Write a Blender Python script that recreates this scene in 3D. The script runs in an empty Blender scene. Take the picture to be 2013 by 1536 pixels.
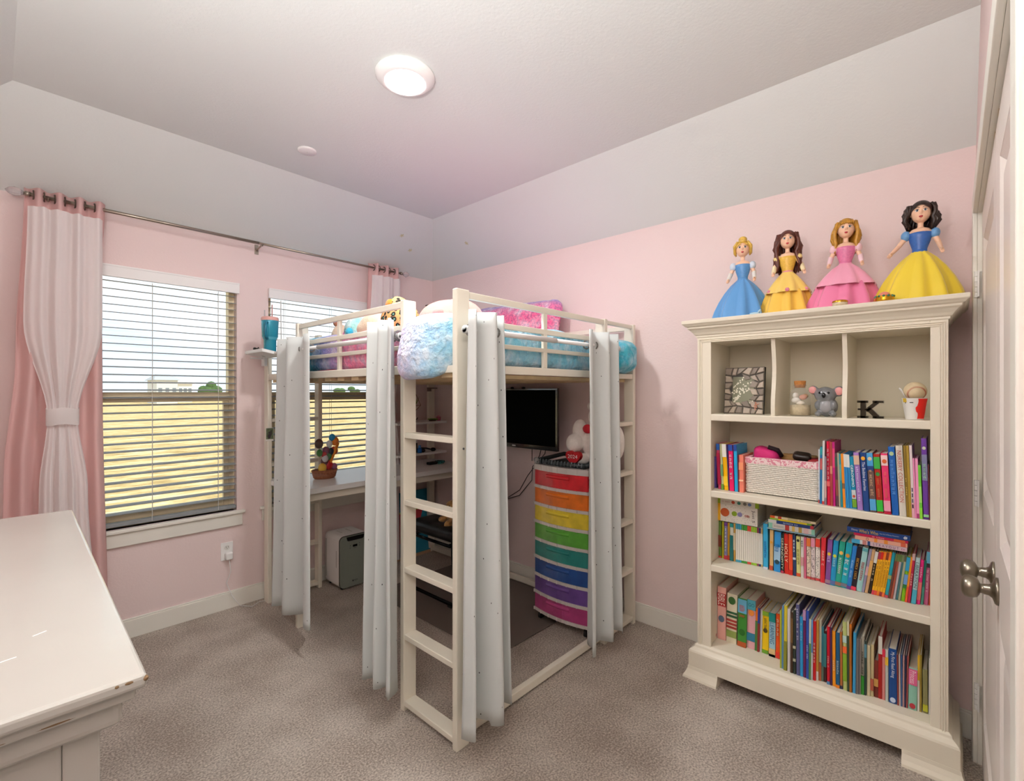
import bpy, bmesh, math, random
from math import sin, cos, pi, radians
from mathutils import Vector, Matrix, noise
random.seed(7)
S = bpy.context.scene
COL = S.collection

# ---------------------------------------------------------------- camera
cam_d = bpy.data.cameras.new('camera'); cam = bpy.data.objects.new('camera', cam_d); COL.objects.link(cam)
cam.location = (0, 0, 1.43); cam.rotation_euler = (pi/2, 0, radians(42.677 - 90))
cam_d.sensor_width = 36; cam_d.lens = 940/2013*36; cam_d.shift_y = 1.65/2013; cam_d.clip_start = .01; cam_d.clip_end = 900
S.camera = cam
# ---------------------------------------------------------------- world, sun, lamps, exposure
W = bpy.data.worlds.new('sky'); S.world = W; W.use_nodes = True
nt = W.node_tree; nt.nodes.clear()
_o = nt.nodes.new('ShaderNodeOutputWorld'); _b = nt.nodes.new('ShaderNodeBackground')
_tc = nt.nodes.new('ShaderNodeTexCoord'); _mp = nt.nodes.new('ShaderNodeMapping'); _mp.inputs['Scale'].default_value = (1, 1, 2.6)
_n = nt.nodes.new('ShaderNodeTexNoise'); _n.inputs['Scale'].default_value = 2.2; _n.inputs['Detail'].default_value = 5
_r = nt.nodes.new('ShaderNodeValToRGB'); _r.color_ramp.elements[0].position = .36; _r.color_ramp.elements[0].color = (.70, .86, 1, 1)
_r.color_ramp.elements[1].position = .6; _r.color_ramp.elements[1].color = (1, 1, 1, 1)
nt.links.new(_tc.outputs['Generated'], _mp.inputs['Vector']); nt.links.new(_mp.outputs[0], _n.inputs['Vector'])
nt.links.new(_n.outputs['Fac'], _r.inputs[0]); nt.links.new(_r.outputs[0], _b.inputs[0]); nt.links.new(_b.outputs[0], _o.inputs[0])
_b.inputs[1].default_value = 1.5
sun_d = bpy.data.lights.new('sun', 'SUN'); sun_d.energy = 3.1; sun_d.color = (1, .95, .85); sun_d.angle = radians(.6)
sun = bpy.data.objects.new('sun', sun_d); COL.objects.link(sun); sun.rotation_euler = (radians(42), 0, radians(25))
LAMP_W, HALL_FILL_W, UPFILL_W = 22, 5, 54
S.view_settings.view_transform = 'Standard'; S.view_settings.look = 'None'; S.view_settings.gamma = 1
S.view_settings.use_curve_mapping = False; S.view_settings.exposure = 0
S.cycles.use_denoising = True; S.cycles.max_bounces = 10; S.cycles.diffuse_bounces = 6; S.cycles.transparent_max_bounces = 16
S.cycles.sample_clamp_indirect = 6

# ---------------------------------------------------------------- helpers
def lin(h):
    if not isinstance(h, str): return h
    v = [int(h[i:i+2], 16)/255 for i in (0, 2, 4)]
    return tuple(c/12.92 if c <= .04045 else ((c+.055)/1.055)**2.4 for c in v)
_MC = {}
def M(h, rough=.55, metal=0, spec=.4, bump=0, bscale=200, var=0, vscale=30, alpha=1, trans=0, emit=0, sheen=0, sub=0, coat=0):
    k = (h, rough, metal, spec, bump, bscale, var, vscale, alpha, trans, emit, sheen, sub, coat)
    if k in _MC: return _MC[k]
    m = bpy.data.materials.new('paint_' + str(len(_MC))); m.use_nodes = True
    t = m.node_tree; p = t.nodes['Principled BSDF']; c = lin(h)
    p.inputs['Base Color'].default_value = (*c, 1); p.inputs['Roughness'].default_value = rough; p.inputs['Metallic'].default_value = metal
    p.inputs['Specular IOR Level'].default_value = spec; p.inputs['Transmission Weight'].default_value = trans; p.inputs['Coat Weight'].default_value = coat
    if sheen: p.inputs['Sheen Weight'].default_value = sheen
    if alpha < 1: p.inputs['Alpha'].default_value = alpha
    if emit: p.inputs['Emission Color'].default_value = (*c, 1); p.inputs['Emission Strength'].default_value = emit
    if bump or var:
        tc = t.nodes.new('ShaderNodeTexCoord')
    if var:
        n = t.nodes.new('ShaderNodeTexNoise'); n.inputs['Scale'].default_value = vscale; n.inputs['Detail'].default_value = 4
        r = t.nodes.new('ShaderNodeValToRGB'); r.color_ramp.elements[0].position = .3; r.color_ramp.elements[1].position = .7
        r.color_ramp.elements[0].color = (*[max(0, x*(1-var)) for x in c], 1); r.color_ramp.elements[1].color = (*[min(1, x*(1+var*.7)) for x in c], 1)
        t.links.new(tc.outputs['Object'], n.inputs['Vector']); t.links.new(n.outputs['Fac'], r.inputs[0]); t.links.new(r.outputs[0], p.inputs['Base Color'])
    if bump:
        n = t.nodes.new('ShaderNodeTexNoise'); n.inputs['Scale'].default_value = bscale; n.inputs['Detail'].default_value = 2
        b = t.nodes.new('ShaderNodeBump'); b.inputs['Strength'].default_value = bump; b.inputs['Distance'].default_value = .004
        t.links.new(tc.outputs['Object'], n.inputs['Vector']); t.links.new(n.outputs['Fac'], b.inputs['Height']); t.links.new(b.outputs[0], p.inputs['Normal'])
    _MC[k] = m; return m

def link(name, me, mat, parent=None, smooth=False):
    if mat is not None: me.materials.append(mat)
    if smooth:
        for f in me.polygons: f.use_smooth = True
    o = bpy.data.objects.new(name, me); COL.objects.link(o)
    if parent is not None: o.parent = parent
    return o
class MB:
    def __init__(s): s.v = []; s.f = []
    def add(s, vs, fs):
        k = len(s.v); s.v += [tuple(v) for v in vs]; s.f += [[i+k for i in f] for f in fs]; return s
    def box(s, x0, x1, y0, y1, z0, z1, mtx=None):
        vs = [Vector((x, y, z)) for z in (z0, z1) for y in (y0, y1) for x in (x0, x1)]
        if mtx is not None: vs = [mtx @ v for v in vs]
        return s.add(vs, [(0, 2, 3, 1), (4, 5, 7, 6), (0, 1, 5, 4), (2, 6, 7, 3), (0, 4, 6, 2), (1, 3, 7, 5)])
    def tube(s, pts, r, n=8, cap=True):
        pts = [Vector(p) for p in pts]; rs = r if isinstance(r, (list, tuple)) else [r]*len(pts)
        vs = []; fs = []; up = None
        for i, p in enumerate(pts):
            d = (pts[min(i+1, len(pts)-1)] - pts[max(i-1, 0)])
            d = d.normalized() if d.length > 1e-9 else Vector((0, 0, 1))
            if up is None: up = d.orthogonal().normalized()
            else:
                up = up - d*up.dot(d); up = up.normalized() if up.length > 1e-6 else d.orthogonal().normalized()
            w = d.cross(up)
            vs += [p + (up*cos(2*pi*k/n) + w*sin(2*pi*k/n))*rs[i] for k in range(n)]
        for i in range(len(pts)-1):
            for k in range(n): fs.append((i*n+k, i*n+(k+1) % n, (i+1)*n+(k+1) % n, (i+1)*n+k))
        if cap: fs.append(tuple(range(n-1, -1, -1))); fs.append(tuple((len(pts)-1)*n+k for k in range(n)))
        return s.add(vs, fs)
    def lathe(s, prof, n=20, mtx=None, sx=1, sy=1, fold=None, cap=True):
        vs = []; fs = []
        for j, (r, z) in enumerate(prof):
            for k in range(n):
                a = 2*pi*k/n; q = r*(fold(a, j/(len(prof)-1)) if fold else 1)
                vs.append(Vector((q*cos(a)*sx, q*sin(a)*sy, z)))
        for j in range(len(prof)-1):
            for k in range(n): fs.append((j*n+k, j*n+(k+1) % n, (j+1)*n+(k+1) % n, (j+1)*n+k))
        if cap: fs.append(tuple(range(n-1, -1, -1))); fs.append(tuple((len(prof)-1)*n+k for k in range(n)))
        if mtx is not None: vs = [mtx @ v for v in vs]
        return s.add(vs, fs)
    def ball(s, c, r, n=14, m=10, mtx=None):
        r = (r, r, r) if not isinstance(r, (tuple, list)) else r
        pr = [(max(sin(pi*j/m), .02), -cos(pi*j/m)) for j in range(m+1)]
        T = Matrix.Translation(c) @ (mtx if mtx is not None else Matrix.Identity(4)) @ Matrix.Diagonal((*r, 1))
        return s.lathe(pr, n, T)
    def quad(s, a, b, c, d): return s.add([a, b, c, d], [(0, 1, 2, 3)])
    def grid(s, fn, nu, nv):
        vs = [fn(i/nu, j/nv) for j in range(nv+1) for i in range(nu+1)]
        return s.add(vs, [(j*(nu+1)+i, j*(nu+1)+i+1, (j+1)*(nu+1)+i+1, (j+1)*(nu+1)+i) for j in range(nv) for i in range(nu)])
    def build(s, name, mat, parent=None, smooth=False, bevel=0, seg=2, remesh=0, sub=0):
        me = bpy.data.meshes.new(name); me.from_pydata(s.v, [], s.f); me.update()
        o = link(name, me, mat, parent, smooth)
        if remesh:
            r = o.modifiers.new('skin', 'REMESH'); r.mode = 'VOXEL'; r.voxel_size = remesh; r.use_smooth_shade = True
            q = o.modifiers.new('soften', 'SMOOTH'); q.factor = .5; q.iterations = 4
        if bevel:
            b = o.modifiers.new('bevel', 'BEVEL'); b.width = bevel; b.segments = seg; b.limit_method = 'ANGLE'; b.angle_limit = radians(40)
        if sub: q = o.modifiers.new('sub', 'SUBSURF'); q.levels = sub; q.render_levels = sub
        return o
def box(name, mat, x0, x1, y0, y1, z0, z1, parent=None, bevel=0, mtx=None): return MB().box(x0, x1, y0, y1, z0, z1, mtx).build(name, mat, parent, bevel=bevel)
def tag(o, label, cat, group=None, kind=None):
    if label: o['label'] = label
    if cat: o['category'] = cat
    if group: o['group'] = group
    if kind: o['kind'] = kind
    return o
def thing(name, label, cat, loc=(0, 0, 0), rz=0, group=None):
    o = bpy.data.objects.new(name, None); COL.objects.link(o); o.location = loc; o.rotation_euler = (0, 0, rz); o.empty_display_size = .05
    return tag(o, label, cat, group)
def struct(o): o['kind'] = 'structure'; return o
def T(x, y, z): return Matrix.Translation((x, y, z))
def RX(a): return Matrix.Rotation(a, 4, 'X')
def RY(a): return Matrix.Rotation(a, 4, 'Y')
def RZ(a): return Matrix.Rotation(a, 4, 'Z')
def rbox(c, h, r, cuts=10, fn=None):
    """rounded box as a dense shell; fn(point, normal) may move each point"""
    bm = bmesh.new(); bmesh.ops.create_cube(bm, size=2); bmesh.ops.subdivide_edges(bm, edges=bm.edges[:], cuts=cuts, use_grid_fill=True)
    vs = []; H = Vector(h); c = Vector(c)
    for v in bm.verts:
        p = Vector([v.co[i]*H[i] for i in range(3)]); q = Vector([max(-(H[i]-r), min(H[i]-r, p[i])) for i in range(3)]); d = p - q
        nrm = d.normalized() if d.length > 1e-9 else v.co.normalized()
        p = q + nrm*min(r, d.length if d.length < r else r) if d.length > 1e-9 else p
        w = c + p
        if fn: w = fn(w, nrm)
        vs.append(w)
    fs = [[v.index for v in f.verts] for f in bm.faces]; bm.free()
    return vs, fs
_TX = []
def text(body, mat, parent, mtx, w, h, name='title', stretch=1.5):
    """lettering fitted to w x h, in local xy of mtx (x reading direction, z outward)"""
    cu = bpy.data.curves.new(name, 'FONT'); cu.body = body; cu.resolution_u = 2; o = bpy.data.objects.new(name, cu); COL.objects.link(o)
    _TX.append((o, mat, parent, mtx, w, h, name, stretch))
def strokes(n, mat, parent, mtx, w, h, seed=0):
    """a run of n small print marks, too small to be read in the photograph"""
    rd = random.Random(n*31+seed); b = MB(); p = w/n
    for i in range(n):
        x = -w/2 + p*(i+.5)
        if rd.random() < .12: continue
        a = p*.34; t = p*.13; k = rd.choice((0, 1, 2, 3)); hh = h/2*rd.choice((1, .8, .7))
        b.box(x-a, x-a+t*1.6, -h/2, hh, 0, .0002, mtx)
        if k != 1: b.box(x+a-t*1.6, x+a, -h/2, hh*.9, 0, .0002, mtx)
        if k in (0, 2): b.box(x-a, x+a, -t*.6, t*.6, 0, .0002, mtx)
        if k in (1, 3): b.box(x-a, x+a, hh-t*1.3, hh, 0, .0002, mtx)
        if k in (1, 2): b.box(x-a, x+a, -h/2, -h/2+t*1.3, 0, .0002, mtx)
    b.build('print', mat, parent)
def flush_text():
    bpy.context.view_layer.update(); dg = bpy.context.evaluated_depsgraph_get()
    for o, mat, parent, mtx, w, h, name, st in _TX:
        me = bpy.data.meshes.new_from_object(o.evaluated_get(dg)); xs = [v.co.x for v in me.vertices]; ys = [v.co.y for v in me.vertices]
        if xs:
            sx = w/(max(xs)-min(xs)); sy = h/(max(ys)-min(ys)); sx, sy = min(sx, sy*st), min(sy, sx*st)
            cx, cy = (max(xs)+min(xs))/2, (max(ys)+min(ys))/2
            for v in me.vertices: v.co = mtx @ Vector(((v.co.x-cx)*sx, (v.co.y-cy)*sy, 0))
        cu = o.data; bpy.data.objects.remove(o); bpy.data.curves.remove(cu); me.materials.clear(); link(name, me, mat, parent)
DOWN = Matrix(((0, 0, -1, 0), (0, -1, 0, 0), (-1, 0, 0, 0), (0, 0, 0, 1)))   # reads downwards on a face that looks to -x
FLAT = Matrix(((0, 0, -1, 0), (-1, 0, 0, 0), (0, 1, 0, 0), (0, 0, 0, 1)))    # reads along -y on a face that looks to -x
FLATY = Matrix(((1, 0, 0, 0), (0, 0, -1, 0), (0, 1, 0, 0), (0, 0, 0, 1)))   # reads along +x on a face that looks to -y

# ---------------------------------------------------------------- shared materials
PINK = M('e9d5d2', .75, bump=.25, bscale=90)
CEIL = M('e0e5e2', .8, bump=.2, bscale=90)
TRIM = M('e9e6dc', .35)
CREAM = M('e6decb', .4)
BEDW = M('e9e3d3', .35)
BRASSY = M('8f8778', .28, 1, bump=.0)
BLACK = M('121212', .4)
WHITE = M('efeeec', .4)
CHROME = M('c8c8c8', .18, 1)
# ================================================================ ROOM SHELL
XR, YF, XL, YB, HW, HC = 2.73, 3.51, -.45, -.07, 2.44, 2.75
def carpet_mat():
    m = bpy.data.materials.new('carpet_pile'); m.use_nodes = True; t = m.node_tree; p = t.nodes['Principled BSDF']
    p.inputs['Roughness'].default_value = .95; p.inputs['Specular IOR Level'].default_value = .1
    tc = t.nodes.new('ShaderNodeTexCoord')
    def nz(sc, det=3):
        n = t.nodes.new('ShaderNodeTexNoise'); n.inputs['Scale'].default_value = sc; n.inputs['Detail'].default_value = det; t.links.new(tc.outputs['Object'], n.inputs['Vector']); return n
    a, b2, c2 = nz(130, 4), nz(3.2, 3), nz(420, 2)
    r = t.nodes.new('ShaderNodeValToRGB'); r.color_ramp.elements[0].position = .39; r.color_ramp.elements[1].position = .61
    r.color_ramp.elements[0].color = (*lin('b2a294'), 1); r.color_ramp.elements[1].color = (*lin('f5e9dc'), 1)
    mx = t.nodes.new('ShaderNodeMix'); mx.data_type = 'FLOAT'; mx.inputs[0].default_value = .32; t.links.new(a.outputs['Fac'], mx.inputs[2]); t.links.new(b2.outputs['Fac'], mx.inputs[3])
    t.links.new(mx.outputs[0], r.inputs[0]); t.links.new(r.outputs[0], p.inputs['Base Color'])
    ad = t.nodes.new('ShaderNodeMath'); ad.operation = 'ADD'; t.links.new(a.outputs['Fac'], ad.inputs[0]); t.links.new(c2.outputs['Fac'], ad.inputs[1])
    bp = t.nodes.new('ShaderNodeBump'); bp.inputs['Strength'].default_value = .9; bp.inputs['Distance'].default_value = .012
    t.links.new(ad.outputs[0], bp.inputs['Height']); t.links.new(bp.outputs[0], p.inputs['Normal']); return m
struct(box('floor', carpet_mat(), XL-.2, XR+.2, -1.75, YF+.12, -.06, 0))
WIN = ((.18, 1.10), (1.30, 2.21)); WZ0, WZ1 = .64, 2.145
w = MB()
w.box(XL-.14, WIN[0][0], YF, YF+.14, 0, HW); w.box(WIN[0][1], WIN[1][0], YF, YF+.14, 0, HW); w.box(WIN[1][1], XR+.14, YF, YF+.14, 0, HW)
for a, b_ in WIN: w.box(a, b_, YF, YF+.14, 0, WZ0); w.box(a, b_, YF, YF+.14, WZ1, HW)
struct(w.build('wall_far', PINK))
struct(box('wall_right', PINK, XR, XR+.14, YB-.12, YF, 0, HW))
struct(box('wall_left', PINK, XL-.14, XL, YB-.12, YF, 0, HW))
CX0, CX1, DZ = .92, 2.56, 2.115            # closet opening
w = MB()
w.box(XL, -.40, YB-.12, YB, 0, 2.80); w.box(-.40, .78, YB-.12, YB, 2.06, 2.80); w.box(.78, CX0-.02, YB-.12, YB, 0, 2.80)
w.box(CX0-.02, CX1+.02, YB-.12, YB, DZ+.02, 2.80); w.box(CX1+.02, XR, YB-.12, YB, 0, 2.80)
struct(w.build('wall_back', PINK))
w = MB()
A, B_, C_, D = (XL, YB, HW), (XR, YB, HW), (XR, YF, HW), (XL, YF, HW)
a, b_, c_, d = (.055, YB, HC), (2.284, YB, HC), (2.284, 2.933, HC), (.055, 2.933, HC)
w.quad(a, d, c_, b_); w.quad(b_, c_, C_, B_); w.quad(c_, d, D, C_); w.quad(d, a, A, D)
o = struct(w.build('ceiling', CEIL)); so = o.modifiers.new('thick', 'SOLIDIFY'); so.thickness = .06; so.offset = -1
# hallway behind the doorway the picture is taken from
w = MB(); w.box(-1.0, -.9, -1.7, YB-.12, 0, 2.5); w.box(1.1, 1.2, -1.7, YB-.12, 0, 2.5); w.box(-1.0, 1.2, -1.8, -1.7, 0, 2.5); w.box(-.9, XL, YB-.14, YB-.12, 0, 2.5); w.box(.92, 1.1, YB-.14, YB-.12, 0, 2.5)
struct(w.build('wall_hall', M('e8e4de', .8)))
struct(box('ceiling_hall', CEIL, -1.0, 1.2, -1.8, YB-.12, 2.44, 2.5))
fl = thing('added_uplight', 'slim white uplight floor lamp added out of view to brighten the ceiling', 'floor lamp', (-.22, .44, 0))  # added lamp, out of view; bounces extra light off the ceiling
MB().lathe([(.13, 0), (.13, .012), (.02, .022)], 32).build('base', WHITE, fl, True); MB().tube([(0, 0, .02), (0, 0, 1.70)], .012, 12).build('pole', WHITE, fl, True)
MB().lathe([(.02, 1.69), (.09, 1.72), (.15, 1.79), (.146, 1.79), (.088, 1.727), (.02, 1.70)], 36, cap=False).build('shade', WHITE, fl, True)
ld = bpy.data.lights.new('uplight_fill', 'AREA'); ld.shape = 'DISK'; ld.size = .2; ld.energy = UPFILL_W; ld.color = (.98, 1, 1)
lo = bpy.data.objects.new('uplight_fill', ld); COL.objects.link(lo); lo.location = (-.22, .44, 1.80); lo.rotation_euler = (pi, 0, 0)
hl = thing('added_hall_light', 'round flush ceiling light added in the unseen hallway to fill the room', 'ceiling light', (.15, -.85, 2.44))  # added fixture behind the camera, sends fill light through the doorway
MB().lathe([(.16, 0), (.16, -.02), (.13, -.035)], 32).build('trim_ring', WHITE, hl, True)
MB().lathe([(.128, -.03), (.12, -.045), (.06, -.055), (.002, -.057)], 32, cap=False).build('lens', M('ffffff', .4, emit=3), hl, True)
ld = bpy.data.lights.new('hall_fill', 'AREA'); ld.shape = 'DISK'; ld.size = .5; ld.energy = HALL_FILL_W; ld.color = (1, .97, .93)
lo = bpy.data.objects.new('hall_fill', ld); COL.objects.link(lo); lo.location = (.15, -.85, 2.37); lo.rotation_euler = (radians(38), 0, radians(-32))
# closet interior back, so nothing leaks
struct(box('wall_closet', M('d8d4cc', .8), CX0-.05, CX1+.1, YB-.75, YB-.7, 0, 2.5))
# baseboards
bb = MB(); bb.box(XL, WIN[0][0]-1 if False else XR, YF-.014, YF, 0, .105); bb.box(XL, XR, YF-.009, YF, .105, .115); struct(bb.build('baseboard_far', TRIM, bevel=.003))
bb = MB(); bb.box(XR-.014, XR, YB, YF-.014, 0, .105); bb.box(XR-.009, XR, YB, YF-.014, .105, .115); struct(bb.build('baseboard_right', TRIM, bevel=.003))
bb = MB(); bb.box(XL, XL+.014, YB, YF-.014, 0, .11); struct(bb.build('baseboard_left', TRIM, bevel=.003))
bb = MB(); bb.box(2.63, XR-.014, YB, YB+.014, 0, .11); struct(bb.build('baseboard_back', TRIM, bevel=.003))
# ---------------------------------------------------------------- windows
VINYL = M('eee0bd', .45)
def glass_mat():
    m = bpy.data.materials.new('window_glass'); m.use_nodes = True; t = m.node_tree; t.nodes.clear()
    o = t.nodes.new('ShaderNodeOutputMaterial'); tr = t.nodes.new('ShaderNodeBsdfTransparent'); tr.inputs[0].default_value = (.96, .98, .98, 1)
    gl = t.nodes.new('ShaderNodeBsdfGlossy'); gl.inputs['Roughness'].default_value = .02; mx = t.nodes.new('ShaderNodeMixShader'); mx.inputs[0].default_value = .05
    t.links.new(tr.outputs[0], mx.inputs[1]); t.links.new(gl.outputs[0], mx.inputs[2]); t.links.new(mx.outputs[0], o.inputs[0]); return m
PANE = glass_mat()
BRICK = M('b98f72', .9, var=.2, vscale=20)
SLAT = M('8c9091', .6)  # white slats coloured mid-grey, standing in for their backlit shade
def cord_mat(): return M('e6e4dc', .7)
for i, (x0, x1) in enumerate(WIN):
    wn = thing('window_%d' % (i+1), None, None, (0, 0, 0)); struct(wn)
    f = MB(); y0, y1 = YF+.05, YF+.11
    f.box(x0, x0+.035, y0, y1, WZ0, WZ1); f.box(x1-.035, x1, y0, y1, WZ0, WZ1); f.box(x0+.035, x1-.035, y0, y1, WZ1-.035, WZ1); f.box(x0+.035, x1-.035, y0, y1, WZ0, WZ0+.035)
    f.build('frame', VINYL, wn, bevel=.003)
    f = MB(); f.box(x0+.035, x1-.035, y0-.012, y1-.02, 1.365, 1.425); f.build('meeting_rail', VINYL, wn, bevel=.004)
    f = MB()
    f.box(x0+.035, x0+.065, y0+.0, y0+.03, WZ0+.035, 1.365); f.box(x1-.065, x1-.035, y0, y0+.03, WZ0+.035, 1.365); f.box(x0+.065, x1-.065, y0, y0+.03, WZ0+.035, WZ0+.08)
    f.build('sash', VINYL, wn, bevel=.003)
    box('pane', PANE, x0+.065, x1-.065, y0+.012, y0+.016, WZ0+.08, 1.365, wn); box('pane', PANE, x0+.035, x1-.035, y0+.035, y0+.039, 1.425, WZ1-.035, wn)
    f = MB(); f.box(x0-.06, x1+.045, YF-.032, YF, WZ0-.022, WZ0); f.box(x0, x1, YF, YF+.05, WZ0-.022, WZ0)
    f.build('stool', TRIM, wn, bevel=.006)
    f = MB(); f.box(x0-.045, x1+.03, YF-.018, YF, WZ0-.10, WZ0-.022); f.build('apron', TRIM, wn, bevel=.003)
    f = MB(); f.box(x0-.10, x0, YF+.14, YF+.2, 0, 2.44); f.box(x1, x1+.10, YF+.14, YF+.2, 0, 2.44); f.build('brick_reveal', BRICK, wn)
    # blind
    nm = ('wide white wood slat blind lowered in the window beside the pink curtain', 'white wood slat blind in the window behind the loft bed desk')[i]
    bl = thing('window_blind', nm, 'blind', (0, 0, 0))
    f = MB(); f.box(x0-.005, x1+.008, YF-.03, YF-.012, 2.078, 2.146); f.box(x0-.005, x1+.008, YF-.033, YF-.03, 2.136, 2.146); f.build('valance', WHITE, bl, bevel=.003)
    box('headrail', WHITE, x0+.005, x1-.005, YF-.008, YF+.045, 2.09, 2.14, bl)
    sm = bpy.data.meshes.new('slat'); sv = []; sf = []
    for a_ in range(5):
        yy = -.025 + .0125*a_; zz = .0022*(1-(yy/.025)**2)
        sv += [(x0+.006, yy, zz), (x1-.006, yy, zz), (x0+.006, yy, zz-.0028), (x1-.006, yy, zz-.0028)]
    for a_ in range(4):
        k = 4*a_; sf += [(k, k+1, k+5, k+4), (k+2, k+6, k+7, k+3), (k, k+4, k+6, k+2), (k+1, k+3, k+7, k+5)]
    sf += [(0, 2, 3, 1), (16, 17, 19, 18)]
    sm.from_pydata(sv, [], sf); sm.materials.append(SLAT)
    zz = 2.062
    while zz > .695:
        s_ = bpy.data.objects.new('slat', sm); COL.objects.link(s_); s_.parent = bl; s_.location = (0, YF+.018, zz); s_.rotation_euler = (radians(7), 0, 0); zz -= .0445
    box('bottom_rail', SLAT, x0+.006, x1-.006, YF-.007, YF+.043, .655, .676, bl, .003)
    for fx in (.12, .5, .88):
        xx = x0 + (x1-x0)*fx; c = MB(); c.tube([(xx, YF-.009, 2.08), (xx, YF-.009, .66)], .0012, 5); c.tube([(xx+.012, YF+.044, 2.08), (xx+.012, YF+.044, .66)], .0012, 5); c.build('ladder_cord', cord_mat(), bl)
    c = MB(); c.tube([(x0+.07, YF-.036, 2.07), (x0+.075, YF-.036, 1.35)], .0035, 6); c.build('wand', M('d8d8d4', .3), bl)
# ---------------------------------------------------------------- outside
def field_mat():
    m = bpy.data.materials.new('dry_grass'); m.use_nodes = True; t = m.node_tree; p = t.nodes['Principled BSDF']; p.inputs['Roughness'].default_value = .95; p.inputs['Specular IOR Level'].default_value = 0
    tc = t.nodes.new('ShaderNodeTexCoord'); mp = t.nodes.new('ShaderNodeMapping'); mp.inputs['Scale'].default_value = (.8, 2.2, 1)
    n = t.nodes.new('ShaderNodeTexNoise'); n.inputs['Scale'].default_value = 1.4; n.inputs['Detail'].default_value = 9; n.inputs['Roughness'].default_value = .75
    r = t.nodes.new('ShaderNodeValToRGB'); e = r.color_ramp.elements; e[0].position = .34; e[0].color = (*lin('93784c'), 1); e[1].position = .66; e[1].color = (*lin('efe2bd'), 1)
    k = e.new(.5); k.color = (*lin('d0b681'), 1)
    t.links.new(tc.outputs['Object'], mp.inputs[0]); t.links.new(mp.outputs[0], n.inputs['Vector']); t.links.new(n.outputs['Fac'], r.inputs[0]); t.links.new(r.outputs[0], p.inputs['Base Color']); return m
f = MB(); f.grid(lambda u, v: (-220+500*u, 3.66+380*v*v, -.35 - .25*min(1, v*3)), 24, 24); struct(f.build('ground_field', field_mat()))
def house(x, y, w_, d_, h_, label, wc, rc):
    h0 = thing('house', label, 'house', (x, y, -.6)); box('wall', M(wc, .8), -w_/2, w_/2, 0, d_, 0, h_, h0)
    r = MB(); r.add([(-w_/2-.4, -.4, h_), (w_/2+.4, -.4, h_), (w_/2+.4, d_+.4, h_), (-w_/2-.4, d_+.4, h_), (-w_/2+.5, d_/2, h_+1.1), (w_/2-.5, d_/2, h_+1.1)], [(0, 1, 5, 4), (1, 2, 5), (2, 3, 4, 5), (3, 0, 4), (0, 3, 2, 1)]); r.build('roof', M(rc, .8), h0)
    for k in range(3):
        xx = -w_/2 + w_*(k+.5)/3; wf = box('window', M('7f8890', .3), xx-.25, xx+.25, -.05, 0, 1.6, 2.6, h0)
house(19.6, 96, 2.9, 7, 3.9, 'pale two storey house far across the dry field', 'd4d6d8', 'b8bcc2')
house(24.2, 105, 2.2, 6, 3.4, 'low white house beyond the pale two storey one', 'f2f0ec', 'cfc8c0')
tm = [M('4f6a3a', .9, var=.3, vscale=1.5), M('5d7a46', .9, var=.3, vscale=1.5)]
for k in range(14):
    x = 60 + 13*k + random.uniform(-3, 3); y = 190 + random.uniform(-12, 25)
    if k == 0: x, y = 37.6, 140
    t_ = thing('tree', 'leafy green tree near the pale far house' if k == 0 else 'green tree along the far edge of the dry field', 'tree', (x, y, -.6), 0, None if k == 0 else 'trees along the far field edge')
    hh = random.uniform(2.6, 5.2); cr = MB()
    for q in range(5): cr.ball((random.uniform(-1.6, 1.6), random.uniform(-1, 1), hh*random.uniform(.45, .8)), (random.uniform(1.2, 2), 1.3, random.uniform(.7, 1.3)), 8, 6)
    cr.build('crown', tm[k % 2], t_, True); MB().tube([(0, 0, 0), (0, 0, hh*.5)], .16, 6).build('trunk', M('5a4a3a', .9), t_)
# ---------------------------------------------------------------- closet doors (double), casing, hinges, knobs
DOORW = M('e7ddd6', .35)
cs = MB(); yc0, yc1 = YB, YB+.014
cs.box(CX1, CX1+.075, yc0, yc1, 0, DZ+.075); cs.box(CX0-.075, CX0, yc0, yc1, 0, DZ+.075); cs.box(CX0, CX1, yc0, yc1, DZ, DZ+.075)
struct(cs.build('trim_1', TRIM, bevel=.003))
js = MB(); js.box(CX1, CX1+.02, YB-.12, YB, 0, DZ+.02); js.box(CX0-.02, CX0, YB-.12, YB, 0, DZ+.02); js.box(CX0, CX1, YB-.12, YB, DZ, DZ+.02); struct(js.build('trim_2', TRIM))
MIDX = 1.74
def hinge(x, z, parent):
    h = MB()
    for k in range(5): h.tube([(x, YB+.004, z-.05+.0202*k), (x, YB+.004, z-.05+.0202*k+.0188)], .0065, 10)
    h.box(x-.02, x+.02, YB-.004, YB+.001, z-.05, z+.05); h.build('hinge', WHITE, parent)
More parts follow.
